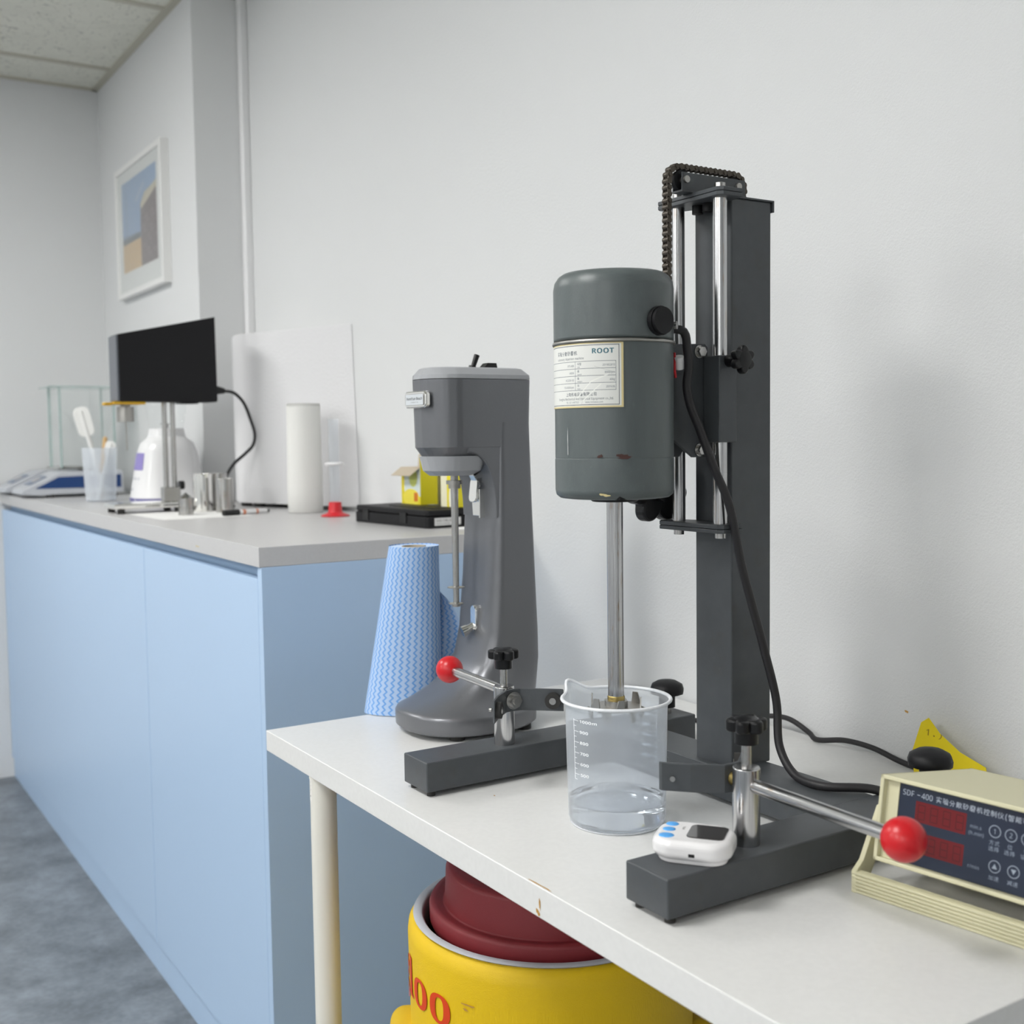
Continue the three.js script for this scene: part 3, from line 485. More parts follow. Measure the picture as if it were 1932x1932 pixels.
single('motor_cable', 'thick black cable hanging from the disperser motor to the control box', 'cable', tube([[0.640, 1.2965, -0.221], [0.646, 1.2935, -0.232], [0.642, 1.276, -0.2405], [0.640, 1.258, -0.2445], [0.636, 1.238, -0.245], [0.637, 1.218, -0.2485], [0.641, 1.19, -0.259], [0.648, 1.150, -0.272], [0.654, 1.1098, -0.2885], [0.656, 1.039, -0.3065], [0.657, 0.9473, -0.338], [0.662, 0.8845, -0.353], [0.672, 0.836, -0.348], [0.70, 0.8135, -0.341], [0.745, 0.8125, -0.334], [0.785, 0.8130, -0.368], [0.82, 0.802, -0.395], [0.868, 0.802, -0.425], [0.905, 0.807, -0.428], [0.926, 0.812, -0.412]], 0.0047, 180, 14), M.cord);
single('power_cord', 'thin black power cord lying along the wall behind the disperser', 'cord', tube([[0.235, 0.7705, -0.37], [0.245, 0.7705, -0.415], [0.275, 0.7705, -0.47], [0.33, 0.7705, -0.53], [0.38, 0.779, -0.575], [0.4091, 0.7833, -0.596], [0.4449, 0.7860, -0.598], [0.4842, 0.7745, -0.597], [0.5024, 0.7705, -0.590], [0.5492, 0.7785, -0.594], [0.5929, 0.7780, -0.596], [0.6429, 0.7705, -0.594], [0.72, 0.7705, -0.585], [0.84, 0.7705, -0.55], [0.90, 0.775, -0.50]], 0.0037, 160, 10), M.cord);


// ================================================================ plastic beaker with water
{
  const bx = 0.6, bz = -0.1745;
  const o = thing('beaker', 'translucent plastic beaker with graduations and some water under the disperser shaft', 'beaker', [bx, TABLE, bz]);
  const prof = [[0.0001, 0.0016], [0.046, 0.0016], [0.0500, 0.0026], [0.0522, 0.0052], [0.0528, 0.009], [0.0553, 0.127], [0.0562, 0.1305], [0.0586, 0.1340], [0.0592, 0.1352]];
  const g = lathe(prof, 96), p = g.attributes.position, A = -1.36;   // spout direction, angle from +z towards +x
  for (let i = 0; i < p.count; i++) {
    const x = p.getX(i), y = p.getY(i), z = p.getZ(i), r = Math.hypot(x, z); if (y < 0.10) continue;
    let d = Math.atan2(x, z) - A; d = Math.atan2(Math.sin(d), Math.cos(d)); const k = Math.exp(-((d / 0.2) ** 2)) * ((y - 0.10) / 0.0352) ** 1.6;
    p.setXYZ(i, (x / r) * (r + 0.012 * k), y + 0.010 * k, (z / r) * (r + 0.012 * k));
  }
  g.computeVertexNormals(); const body = part(o, 'body', g, M.poly);
  const rim = lathe(Array.from({ length: 13 }, (_, i) => [0.0586 + 0.0021 * Math.cos((i / 12) * Math.PI * 2), 0.1348 + 0.0018 * Math.sin((i / 12) * Math.PI * 2)]), 96), rp = rim.attributes.position;
  for (let i = 0; i < rp.count; i++) { const x = rp.getX(i), y = rp.getY(i), z = rp.getZ(i), r = Math.hypot(x, z); let d = Math.atan2(x, z) - A; d = Math.atan2(Math.sin(d), Math.cos(d)); const k = Math.exp(-((d / 0.2) ** 2)); rp.setXYZ(i, (x / r) * (r + 0.012 * k), y + 0.010 * k, (z / r) * (r + 0.012 * k)); }
  rim.computeVertexNormals(); part(o, 'rim', rim, M.polyRim);
  part(o, 'foot_ring', lathe([[0.0495, 0.0018], [0.0505, 0.0002], [0.0515, 0.0018]], 96), M.polyRim);
  const scaleTex = (labels, first) => {
    const [c, q] = canvas(320, 1024); q.clearRect(0, 0, 320, 1024); q.strokeStyle = '#f4f6f8'; q.fillStyle = '#f4f6f8'; q.lineWidth = 9; q.beginPath(); q.moveTo(20, 10); q.lineTo(20, 1010); q.stroke();
    q.font = 'bold 68px sans-serif';
    labels.forEach((t, i) => { const y = first + i * 178; q.beginPath(); q.moveTo(20, y); q.lineTo(92, y); q.moveTo(20, y + 89); q.lineTo(58, y + 89); q.stroke(); q.fillText(t, 104, y + 26); });
    return new THREE.MeshStandardMaterial({ color: lin(1, 1, 1), map: canvasTex(c), roughness: 0.5, transparent: true, side: THREE.DoubleSide });
  };
  const cam = Math.atan2(0.7917, 0.6109), R = (y) => 0.0528 + ((y - 0.009) / 0.118) * 0.0025 + 0.0004;
  part(o, 'graduation_print', patch(R(0.0545), 0.0545, 0.121, cam - 0.98, cam - 0.36, 16, R(0.121)), scaleTex(['1000ml', '900', '800', '700', '600', '500'], 30), null, 'white printed scale 1000 to 500 ml');
  part(o, 'graduation_print', patch(R(0.0545), 0.0545, 0.121, cam + Math.PI - 0.98, cam + Math.PI - 0.36, 16, R(0.121)), scaleTex(['100', '200', '300', '400', '500', '600'], 30), null, 'white printed scale on the far side');
  const wtr = single('water', 'clear water in the bottom of the plastic beaker', 'water', lathe([[0.0001, 0.0026], [0.046, 0.0026], [0.0496, 0.0034], [0.0514, 0.0058], [0.0521, 0.0095], [0.05245, 0.0262], [0.0519, 0.0254], [0.0001, 0.0252]], 96), M.water, [bx, TABLE, bz]); wtr.userData.kind = 'stuff';
}

// ================================================================ kitchen timer on the foot bar
{
  const o = thing('timer', 'white digital timer with three blue buttons lying on the foot bar', 'timer', [0.812, TABLE + 0.0414, -0.0985], 0.655);
  o.rotation.order = 'YXZ';
  const s = roundRect(0.072, 0.060, 0.021);
  const case_ = part(o, 'case', join(extrude(s, 0.0175, 0.0062, 5, 14).rotateX(-Math.PI / 2).translate(0, 0.0035, 0), extrude(roundRect(0.062, 0.050, 0.017), 0.006, 0.001, 2, 12).rotateX(-Math.PI / 2)), M.timerWhite);
  for (const [x, z, a] of [[-0.0235, -0.0165, 0.0060], [-0.0235, -0.002, 0.0060], [-0.0225, 0.0145, 0.0070]]) part(o, 'button', new THREE.SphereGeometry(1, 28, 14, 0, Math.PI * 2, 0, Math.PI / 2).scale(a, 0.0016, a * 0.9).translate(x, 0.0208, z), M.timerBlue, null, 'round sky blue button');
  part(o, 'screen', extrude(roundRect(0.034, 0.035, 0.006), 0.0014, 0.0005).rotateX(-Math.PI / 2).translate(0.0115, 0.0204, -0.002), M.lcd, null, 'dark blank screen');
  part(o, 'slot', bar([0.0, 0.0085, 0.0294], [0.0055, 0.0115, 0.0304], 0.0004), M.blackMatt);
  const [c, q] = canvas(64, 160); q.clearRect(0, 0, 64, 160); q.save(); q.translate(32, 80); q.rotate(Math.PI / 2); q.fillStyle = '#777'; q.font = '30px sans-serif'; q.textAlign = 'center'; q.fillText('TIMER', 0, 10); q.restore();
  part(o, 'print', new THREE.PlaneGeometry(0.006, 0.016).rotateX(-Math.PI / 2).translate(-0.0115, 0.0212, -0.008), new THREE.MeshStandardMaterial({ map: canvasTex(c), transparent: true, roughness: 0.5 }));
}

// ================================================================ speed control box on its folding stand
{
  const o = thing('control_box', 'cream control box with red displays propped up on its ribbed handle', 'control box', [0.8777, TABLE, -0.2291], 0.1296);
  // local x runs along the front, local z towards the viewer's side of the table
  const L = 0.262, tilt = -0.165;
  const ribs = []; for (let i = 0; i < 6; i++) ribs.push(bar([0, 0.0004 + i * 0.0033, -0.0055], [L + 0.02, 0.0028 + i * 0.0033, 0.0004], 0.0007));
  const stand = part(o, 'stand_handle', join(bar([0.0005, 0, -0.0075], [L + 0.0195, 0.0198, -0.0012]), ...ribs), M.cream);
  for (const x of [0, L + 0.015]) {
    const s = shapeOf([[0.0, 0.0], [0.0, 0.020], [-0.012, 0.028], [-0.040, 0.072], [-0.055, 0.074], [-0.060, 0.060], [-0.024, 0.012], [-0.016, 0.0]].map(([z, y]) => [-z, y]));
    part(stand, 'stand_arm', extrude(s, 0.005, 0.0006).rotateY(Math.PI / 2).translate(x, 0, 0), M.cream);
  }
  const tip = new THREE.Group(); tip.name = 'case'; tip.position.set(0.0165, 0.032, -0.012); tip.rotation.x = tilt; o.add(tip);
  const H = 0.0775, WD = L - 0.013, DP = 0.16;
  part(tip, 'shell', join(bar([0, H - 0.004, -DP], [WD, H, 0.004], 0.0012), bar([0, 0, -DP], [WD, 0.004, 0.004], 0.0012), bar([0, 0, -DP], [0.004, H, 0.004], 0.0012), bar([WD - 0.004, 0, -DP], [WD, H, 0.004], 0.0012), bar([0, 0, -DP], [WD, H, -DP + 0.003])), M.cream);
  for (const x of [0.0035, WD - 0.0165]) part(tip, 'bezel', bar([x, 0.0035, -0.006], [x + 0.013, H - 0.0035, -0.002], 0.0006), M.cream);
  part(tip, 'rear_foot', bar([0.02, -0.0042, -DP], [WD - 0.02, 0.001, -DP + 0.02], 0.001), M.creamDark);
  {
    const pw = WD - 0.033, ph = H - 0.009, [c, q] = canvas(1800, Math.round((1800 * ph) / pw)), k = 1800 / pw, hh = c.height;
    q.fillStyle = '#232c3f'; q.fillRect(0, 0, 1800, hh); q.fillStyle = '#aeb6c2'; q.strokeStyle = '#aeb6c2'; q.font = '56px sans-serif'; q.fillText('SDF', 24, 82); q.fillText('–', 140, 78); q.fillText('400', 176, 82);
    let x = glyphs(q, 'shi yan fen san sha mo ji kong zhi yi', 292, 38, 46, 1.13); q.fillText('(', x + 2, 80); x = glyphs(q, 'zhi2 neng ke ding su', x + 24, 38, 46, 1.13); q.fillText(')', x, 80);
    const display = (x0, y0, w, h, n) => { q.fillStyle = '#6a0f16'; q.fillRect(x0, y0, w, h); q.strokeStyle = '#500b11'; q.lineWidth = 8; for (let i = 0; i < n; i++) { const cx = x0 + (w * (i + 0.5)) / n, cy = y0 + h / 2, a = w / n * 0.27, b = h * 0.34; q.strokeRect(cx - a, cy - b, a * 2, b * 2); q.beginPath(); q.moveTo(cx - a, cy); q.lineTo(cx + a, cy); q.stroke(); } };
    display(138, 106, 400, 152, 4); display(138, 330, 400, 152, 4);
    q.fillStyle = '#8b95a4'; q.font = '36px sans-serif'; q.fillText('min.s', 566, 196); q.fillText('(h.min)', 560, 242); q.fillText('r/min', 574, 474);
    const ring = (cx, cy, t) => { q.strokeStyle = '#9aa4b1'; q.lineWidth = 6; q.beginPath(); q.arc(cx, cy, 41, 0, Math.PI * 2); q.stroke(); q.fillStyle = '#9aa4b1'; if (t === 'u' || t === 'd') { const s = t === 'u' ? 1 : -1; q.beginPath(); q.moveTo(cx, cy - 20 * s); q.lineTo(cx + 20, cy + 16 * s); q.lineTo(cx - 20, cy + 16 * s); q.fill(); } else { q.font = '48px sans-serif'; q.textAlign = 'center'; q.fillText(t, cx, cy + 17); q.textAlign = 'left'; } };
    ring(752, 180, '1'); ring(868, 180, '2'); ring(984, 180, '3'); ring(772, 420, 'u'); ring(908, 420, 'd');
    q.strokeStyle = '#8b95a4'; glyphs(q, 'fang shi2', 716, 242, 36); glyphs(q, 'xuan ze', 716, 284, 36); glyphs(q, 'wei', 850, 242, 36); glyphs(q, 'xuan ze', 830, 284, 36); glyphs(q, 'wei', 966, 242, 36); glyphs(q, 'she ding', 946, 284, 36); glyphs(q, 'jia su', 734, 482, 36); glyphs(q, 'jian su', 870, 482, 36);
    part(tip, 'front_panel', new THREE.BoxGeometry(pw, ph, 0.002).translate(0.0165 + pw / 2, H / 2, -0.004), [M.blackMatt, M.blackMatt, M.blackMatt, M.blackMatt, printed(c, 0.3), M.blackMatt], null, 'dark blue printed control panel with two red displays');
  }
  // small curved yellow card behind the box
  const [c, q] = canvas(256, 256); q.fillStyle = '#e6cf06'; q.fillRect(0, 0, 256, 256); q.fillStyle = '#8a6d06'; q.font = '34px monospace'; q.fillText('1.)', 34, 84);
  const cardShape = shapeOf([[0, 0], [-0.006, 0.028], [0.002, 0.064], [0.012, 0.0715], [0.030, 0.056], [0.060, 0.040], [0.096, 0.030], [0.106, 0.000]]);
  const g = new THREE.ExtrudeGeometry(cardShape, { depth: 0.0006, bevelEnabled: false, curveSegments: 8 }), uv = g.attributes.uv, pp = g.attributes.position;
  for (let i = 0; i < pp.count; i++) uv.setXY(i, pp.getX(i) / 0.11 + 0.05, pp.getY(i) / 0.075);
  const card = single('yellow_card', 'bright yellow card leaning on the wall behind the control box', 'card', g, printed(c, 0.6), [0.672, TABLE, -0.578]); card.rotation.x = -0.16;
}

// ================================================================ drink mixer
{
  const o = thing('drink_mixer', 'grey upright drink mixer with a long spindle beside the blue roll', 'mixer', [0.146, TABLE, -0.255]);
  const Z = (z) => z + 0.255;
  const sec = [
    { y: 0.007, x: 0, z: Z(-0.250), a: 0.086, b: 0.096, n: 2.3 }, { y: 0.011, x: 0, z: Z(-0.250), a: 0.091, b: 0.101, n: 2.3 }, { y: 0.029, x: 0, z: Z(-0.250), a: 0.0915, b: 0.1015, n: 2.3 }, { y: 0.0335, x: 0, z: Z(-0.250), a: 0.089, b: 0.099, n: 2.3 },
    { y: 0.036, x: 0, z: Z(-0.2505), a: 0.084, b: 0.094, n: 2.3 }, { y: 0.044, x: 0, z: Z(-0.2625), a: 0.075, b: 0.0885, n: 2.5 }, { y: 0.056, x: 0, z: Z(-0.277), a: 0.068, b: 0.0735, n: 3 }, { y: 0.075, x: 0, z: Z(-0.292), a: 0.062, b: 0.0575, n: 3.8 },
    { y: 0.10, x: 0, z: Z(-0.3020), a: 0.0590, b: 0.0472, n: 5 }, { y: 0.14, x: 0, z: Z(-0.3065), a: 0.0565, b: 0.0405, n: 6.5 }, { y: 0.22, x: 0, z: Z(-0.3085), a: 0.0540, b: 0.0355, n: 7 }, { y: 0.32, x: 0, z: Z(-0.3095), a: 0.0515, b: 0.0315, n: 7 }, { y: 0.44, x: 0, z: Z(-0.3095), a: 0.050, b: 0.0285, n: 7 }];
  // prism over the stadium plan, inset differently at each level
  const head = (levels, caps = true, back = Z(-0.3385), r0 = 0.0505) => {
    const ring = (g) => { const r = r0 + g, zc = Z(-0.2290), zb = back - g, p = []; for (let i = 0; i <= 40; i++) { const t = (i / 40) * Math.PI; p.push([r * Math.cos(t), zc + r * Math.sin(t)]); } for (let i = 0; i <= 6; i++) { const t = Math.PI + (i / 6) * Math.PI / 2; p.push([-r + 0.009 + 0.009 * Math.cos(t), zb + 0.009 + 0.009 * Math.sin(t)]); } for (let i = 0; i <= 6; i++) { const t = 1.5 * Math.PI + (i / 6) * Math.PI / 2; p.push([r - 0.009 + 0.009 * Math.cos(t), zb + 0.009 + 0.009 * Math.sin(t)]); } return p; };
    const pos = []; const quad = (a, b, c, d) => pos.push(...a, ...b, ...c, ...a, ...c, ...d);
    for (let k = 0; k < levels.length - 1; k++) { const A = ring(levels[k][1]), B = ring(levels[k + 1][1]), n = A.length; for (let i = 0; i < n; i++) { const j = (i + 1) % n; quad([A[i][0], levels[k][0], A[i][1]], [B[i][0], levels[k + 1][0], B[i][1]], [B[j][0], levels[k + 1][0], B[j][1]], [A[j][0], levels[k][0], A[j][1]]); } }
    for (const [k, f] of [[0, 1], [levels.length - 1, 0]]) { const A = ring(levels[k][1]), y = levels[k][0], n = A.length, c = [0, y, Z(-0.27)]; for (let i = 0; i < n; i++) { const a = A[i], b = A[(i + 1) % n]; f ? pos.push(...c, a[0], y, a[1], b[0], y, b[1]) : pos.push(...c, b[0], y, b[1], a[0], y, a[1]); } }
    const g = new THREE.BufferGeometry(); g.setAttribute('position', new THREE.Float32BufferAttribute(pos, 3)); g.setAttribute('uv', new THREE.Float32BufferAttribute(new Float32Array(pos.length / 3 * 2), 2)); g.computeVertexNormals(); return toCreasedNormals(g, 0.35);
  };
  const fillet = (() => { const s = new THREE.Shape(); s.moveTo(Z(-0.300), 0.43); s.lineTo(Z(-0.232), 0.43); s.lineTo(Z(-0.232), 0.398); s.bezierCurveTo(Z(-0.262), 0.396, Z(-0.2765), 0.372, Z(-0.2775), 0.305); s.lineTo(Z(-0.300), 0.305); s.closePath(); return extrude(s, 0.0952, 0.002, 2, 20).rotateY(-Math.PI / 2).translate(0.0476, 0, 0); })();
  const body = part(o, 'body', join(loft(sec, 96), head([[0.392, -0.0115], [0.4055, -0.0022], [0.5, 0]]), fillet), M.mixer);
  for (const [x, z] of [[-0.06, 0.055], [0.06, 0.055], [-0.06, -0.055], [0.06, -0.055]]) part(body, 'rubber_foot', cyl(0.011, 0.009, 20).translate(x, 0.0045, z), M.rubber);
  part(o, 'lid', head([[0.5008, 0.0002], [0.5065, -0.0002], [0.5155, -0.0085], [0.5170, -0.0125]]), M.mixerLight, null, 'light grey lid');
  part(o, 'spindle_collar', head([[0.3655, -0.0215], [0.3725, -0.0125], [0.3930, -0.0075]], true, Z(-0.2745)), M.mixerLight, null, 'light grey collar under the head');
  part(o, 'toggle_switch', join(rod([0.012, 0.516, Z(-0.262)], [0.012, 0.536, Z(-0.270)], 0.0033, 16, 0.0042), rod([0.012, 0.5165, Z(-0.262)], [0.012, 0.5195, Z(-0.2632)], 0.0062, 20)), M.black, null, 'black toggle switch');
  part(o, 'speed_switch', extrude(shapeOf([[-0.014, 0], [0.010, 0], [0.008, 0.0085], [-0.006, 0.0085]]), 0.016, 0.0008).rotateY(Math.PI / 2).translate(0.004, 0.5165, Z(-0.290)), M.black, null, 'black rocker switch');
  {
    const [c, q] = canvas(512, 170); q.fillStyle = '#c9ced2'; q.fillRect(0, 0, 512, 170); q.fillStyle = '#1d2126'; q.font = 'bold 60px sans-serif'; q.textAlign = 'center'; q.fillText('Hamilton Beach', 256, 92); q.font = '26px sans-serif'; q.fillText('C O M M E R C I A L', 256, 136);
    const b = part(o, 'badge', join(extrude(roundRect(0.062, 0.0235, 0.006), 0.0085, 0.0025, 4).translate(0, 0.4725, Z(-0.1835))), M.polished, null, 'chrome maker badge');
    part(b, 'badge_plate', extrude(roundRect(0.055, 0.0165, 0.0035), 0.0008).translate(0, 0.4725, Z(-0.1753)), M.dullSteel);
    part(b, 'badge_lettering', new THREE.PlaneGeometry(0.052, 0.0150).translate(0, 0.4725, Z(-0.1742)), printed(c, 0.4));
  }
  const sp = part(o, 'spindle', join(rod([0, 0.1786, Z(-0.2364)], [0, 0.366, Z(-0.2364)], 0.0042, 24, 0.0056)), M.steel, null, 'long steel spindle');
  part(sp, 'spindle_nut', join(rod([0, 0.3525, Z(-0.2364)], [0, 0.358, Z(-0.2364)], 0.0118, 28), rod([0, 0.3465, Z(-0.2364)], [0, 0.3525, Z(-0.2364)], 0.0088, 28)), M.dullSteel);
  part(sp, 'agitator', join(rod([0, 0.2035, Z(-0.2364)], [0, 0.2046, Z(-0.2364)], 0.0125, 28), rod([0, 0.1800, Z(-0.2364)], [0, 0.1812, Z(-0.2364)], 0.0105, 10), rod([0, 0.1762, Z(-0.2364)], [0, 0.1795, Z(-0.2364)], 0.0055, 20, 0.0065)), M.dullSteel);
  // cup holder: bracket below the head, hook on the column
  part(o, 'cup_bracket', join(extrude(roundRect(0.022, 0.036, 0.008), 0.004, 0.0012).rotateX(-0.12).translate(0.002, 0.343, Z(-0.2700)), extrude(roundRect(0.016, 0.022, 0.003), 0.012, 0.001).rotateX(0.5).translate(0.002, 0.361, Z(-0.2790)), extrude(shapeOf([[-0.013, 0], [0.013, 0], [0.011, 0.03], [-0.011, 0.03]]), 0.003, 0.0006).rotateX(0.1).translate(0.003, 0.306, Z(-0.2752)), bar([0.014, 0.303, Z(-0.281)], [0.0165, 0.345, Z(-0.268)], 0.0008)), M.polished, null, 'chrome cup bracket');
  part(o, 'cup_hook', join(extrude(roundRect(0.017, 0.038, 0.0083), 0.007, 0.0018).translate(0.002, 0.157, Z(-0.2695)), rod([-0.001, 0.146, Z(-0.2670)], [-0.004, 0.140, Z(-0.255)], 0.0058, 20), rod([-0.004, 0.140, Z(-0.257)], [-0.006, 0.137, Z(-0.249)], 0.0074, 24, 0.0080)), M.polished, null, 'chrome cup hook');
}

// ================================================================ blue wipe roll
{
  const [c, q] = canvas(512, 512); q.fillStyle = '#b4cdf0'; q.fillRect(0, 0, 512, 512);
  q.strokeStyle = '#6fa5e6'; q.lineWidth = 15; q.lineJoin = 'round';
  for (let i = -1; i < 9; i++) { q.beginPath(); for (let k = -1; k <= 17; k++) { const x = i * 64 + 32 + (k % 2 ? 15 : -15), y = k * 32; k === -1 ? q.moveTo(x, y) : q.lineTo(x, y); } q.stroke(); }
  const tex = canvasTex(c, [4.0, 3.5]); const m = std([1, 1, 1], 0.9, { map: tex, bumpMap: rep(fine, 12, 10), bumpScale: 0.0004 });
  const o = thing('wipe_roll', 'blue and white wavy patterned wipe roll standing telescoped into a cone', 'wipe roll', [0.0145, TABLE, -0.2150], 1.003);
  // local x: across the view; sections drift so that the right side stays upright
  const sec = []; for (let i = 0; i <= 10; i++) { const t = i / 10; sec.push({ y: 0.001 + t * 0.255, x: t * 0.0205, z: -t * 0.002, a: 0.060 - t * 0.022, b: 0.034 + t * 0.003, n: 2 }); }
  part(o, 'outer_wrap', loft(sec, 72, false), m);
  const top = sec[10], ring = new THREE.Shape(); ring.absellipse(0, 0, 0.0378, 0.0368, 0, Math.PI * 2); const hole = new THREE.Path(); hole.absellipse(0, 0, 0.0185, 0.018, 0, Math.PI * 2); ring.holes.push(hole);
  part(o, 'end_face', new THREE.ShapeGeometry(ring, 40).rotateX(-Math.PI / 2).translate(top.x, 0.2545, top.z), std([0.55, 0.70, 0.93], 0.9));
  part(o, 'core', lathe([[0.0165, 0.18], [0.0165, 0.2552], [0.0185, 0.2552], [0.0185, 0.18]], 40).translate(top.x, 0, top.z), M.card, null, 'cardboard core');
  part(o, 'loose_sheet', (() => { const pos = [], uv = [], idx = []; for (let j = 0; j <= 12; j++) for (let i = 0; i <= 8; i++) { const v = j / 12, u = i / 8, wd = 0.034 * Math.sin(Math.PI * Math.min(1, v * 1.05 + 0.02)) ** 0.8; pos.push(0.055 + u * wd, 0.06 + v * 0.135, -0.012 - u * 0.004 + 0.004 * Math.sin(u * 3 + v * 6)); uv.push(u * 0.1, v * 0.6); } for (let j = 0; j < 12; j++) for (let i = 0; i < 8; i++) { const a = j * 9 + i; idx.push(a, a + 1, a + 10, a, a + 10, a + 9); } const g = new THREE.BufferGeometry(); g.setAttribute('position', new THREE.Float32BufferAttribute(pos, 3)); g.setAttribute('uv', new THREE.Float32BufferAttribute(uv, 2)); g.setIndex(idx); g.computeVertexNormals(); return g; })(), m);
}

// ================================================================ yellow drink cooler under the table
{
  const cx = 0.398, cz = -0.2224, R = 0.18, TOP = 0.587 - 0.0;
  const o = thing('drink_cooler', 'round yellow drink cooler with a dark red lid under the table', 'cooler', [cx, 0, cz]);
  const body = part(o, 'body', lathe([[0.0001, 0.002], [0.15, 0.002], [0.166, 0.006], [0.170, 0.02], [0.176, 0.30], [R, TOP - 0.045], [R + 0.0005, TOP - 0.018], [R - 0.001, TOP - 0.007], [R - 0.006, TOP - 0.001], [R - 0.012, TOP]], 96), M.yellow);
  part(body, 'rim', lathe([[R - 0.013, TOP - 0.002], [R - 0.0105, TOP + 0.0015], [R - 0.0065, TOP + 0.0035], [R - 0.0165, TOP + 0.0045], [R - 0.0195, TOP + 0.001], [R - 0.0205, TOP - 0.03]], 96), M.scaleGrey, null, 'pale grey rim');
  const lidp = part(o, 'lid', lathe([[0.0001, TOP - 0.02], [0.146, TOP - 0.02], [0.1525, TOP - 0.004], [0.1530, TOP + 0.014], [0.1505, TOP + 0.0185], [0.144, TOP + 0.0185], [0.1365, TOP + 0.016], [0.1335, TOP + 0.018], [0.1315, TOP + 0.058], [0.127, TOP + 0.0625], [0.120, TOP + 0.0635], [0.0001, TOP + 0.062]], 96), M.lid);
  // side handle grip and moulded recess
  for (const a of [-0.52, -0.52 + Math.PI]) part(body, 'handle', box(0.10, 0.075, 0.05, 0.02, 4).rotateY(a).translate(Math.sin(a) * (R + 0.002), TOP - 0.175, Math.cos(a) * (R + 0.002)), M.yellow);
  part(body, 'label_panel', patch(R - 0.0008, TOP - 0.20, TOP - 0.088, 1.12, 1.62, 16, R + 0.0012), std([0.60, 0.40, 0.006], 0.5));
  const [c, q] = canvas(1024, 470); q.clearRect(0, 0, 1024, 470); q.fillStyle = '#d8410a'; q.font = 'bold 440px serif'; q.textAlign = 'right'; q.fillText('Igloo', 1020, 340, 1010);
  const lm = new THREE.MeshStandardMaterial({ map: canvasTex(c), transparent: true, roughness: 0.5 });
  part(body, 'lettering', patch(R + 0.0004, 0.481, 0.550, -0.77, 0.29, 48, R + 0.0010), lm, null, 'orange red lettering');
  const mk = (a, y, w, h, k) => { const g = blob(w, h, k).rotateY(a); part(body, 'scuff', g, M.stain, [Math.sin(a) * (R + 0.0012), y, Math.cos(a) * (R + 0.0012)]); };
  mk(0.42, TOP - 0.05, 0.02, 0.004, 2); mk(0.40, TOP - 0.056, 0.012, 0.003, 4);
}

// ================================================================ things on the worktop
// picture on the pier
{
  const o = thing('framed_picture', 'white framed picture of a beach and dark cliff on the wall pier', 'picture', [-2.228, 1.882, PIER_Z]);
  const FW = 0.545, FH = 0.43, FD = 0.026, b = 0.018;
  part(o, 'frame', join(bar([-FW / 2, FH / 2 - b, 0], [FW / 2, FH / 2, FD], 0.0015), bar([-FW / 2, -FH / 2, 0], [FW / 2, -FH / 2 + b, FD], 0.0015), bar([-FW / 2, -FH / 2 + b, 0], [-FW / 2 + b, FH / 2 - b, FD], 0.0015), bar([FW / 2 - b, -FH / 2 + b, 0], [FW / 2, FH / 2 - b, FD], 0.0015)), M.picWhite);
  part(o, 'mount', bar([-FW / 2 + b, -FH / 2 + b, 0.004], [FW / 2 - b, FH / 2 - b, FD - 0.006]), M.picWhite);
  const [c, q] = canvas(640, 480); q.fillStyle = '#8ea9cb'; q.fillRect(0, 0, 640, 480); q.strokeStyle = '#a8b7cf'; q.lineWidth = 26; q.beginPath(); q.moveTo(260, 130); q.lineTo(420, 60); q.stroke();
  q.fillStyle = '#5b626c'; q.fillRect(0, 300, 340, 44); for (let i = 0; i < 12; i++) q.fillRect(10 + i * 24, 280 + ((i * 37) % 24), 14, 40); q.fillStyle = '#70777f'; q.fillRect(80, 60, 6, 240);
  q.fillStyle = '#cfae7c'; q.fillRect(0, 330, 640, 150);
  q.fillStyle = '#6c5b5c'; q.beginPath(); q.moveTo(345, 480); q.lineTo(350, 160); q.lineTo(430, 120); q.lineTo(540, 110); q.lineTo(640, 90); q.lineTo(640, 480); q.fill(); q.fillStyle = '#c9bfa9'; q.beginPath(); q.moveTo(350, 160); q.lineTo(430, 112); q.lineTo(560, 100); q.lineTo(640, 84); q.lineTo(640, 122); q.lineTo(360, 190); q.fill();
  q.strokeStyle = '#94878a'; q.lineWidth = 7; for (let i = 0; i < 16; i++) { const x = 370 + ((i * 83) % 230), y = 210 + ((i * 57) % 240); q.beginPath(); q.moveTo(x, y); q.lineTo(x + 46, y - 10); q.stroke(); }
  part(o, 'print', new THREE.BoxGeometry(0.405, 0.293, 0.001).translate(0.004, 0.012, FD - 0.0055), [M.picWhite, M.picWhite, M.picWhite, M.picWhite, printed(c, 0.5), M.picWhite], null, 'printed beach scene');
  part(o, 'glazing', bar([-FW / 2 + b, -FH / 2 + b, FD - 0.0042], [FW / 2 - b, FH / 2 - b, FD - 0.0032]), M.glass);
}
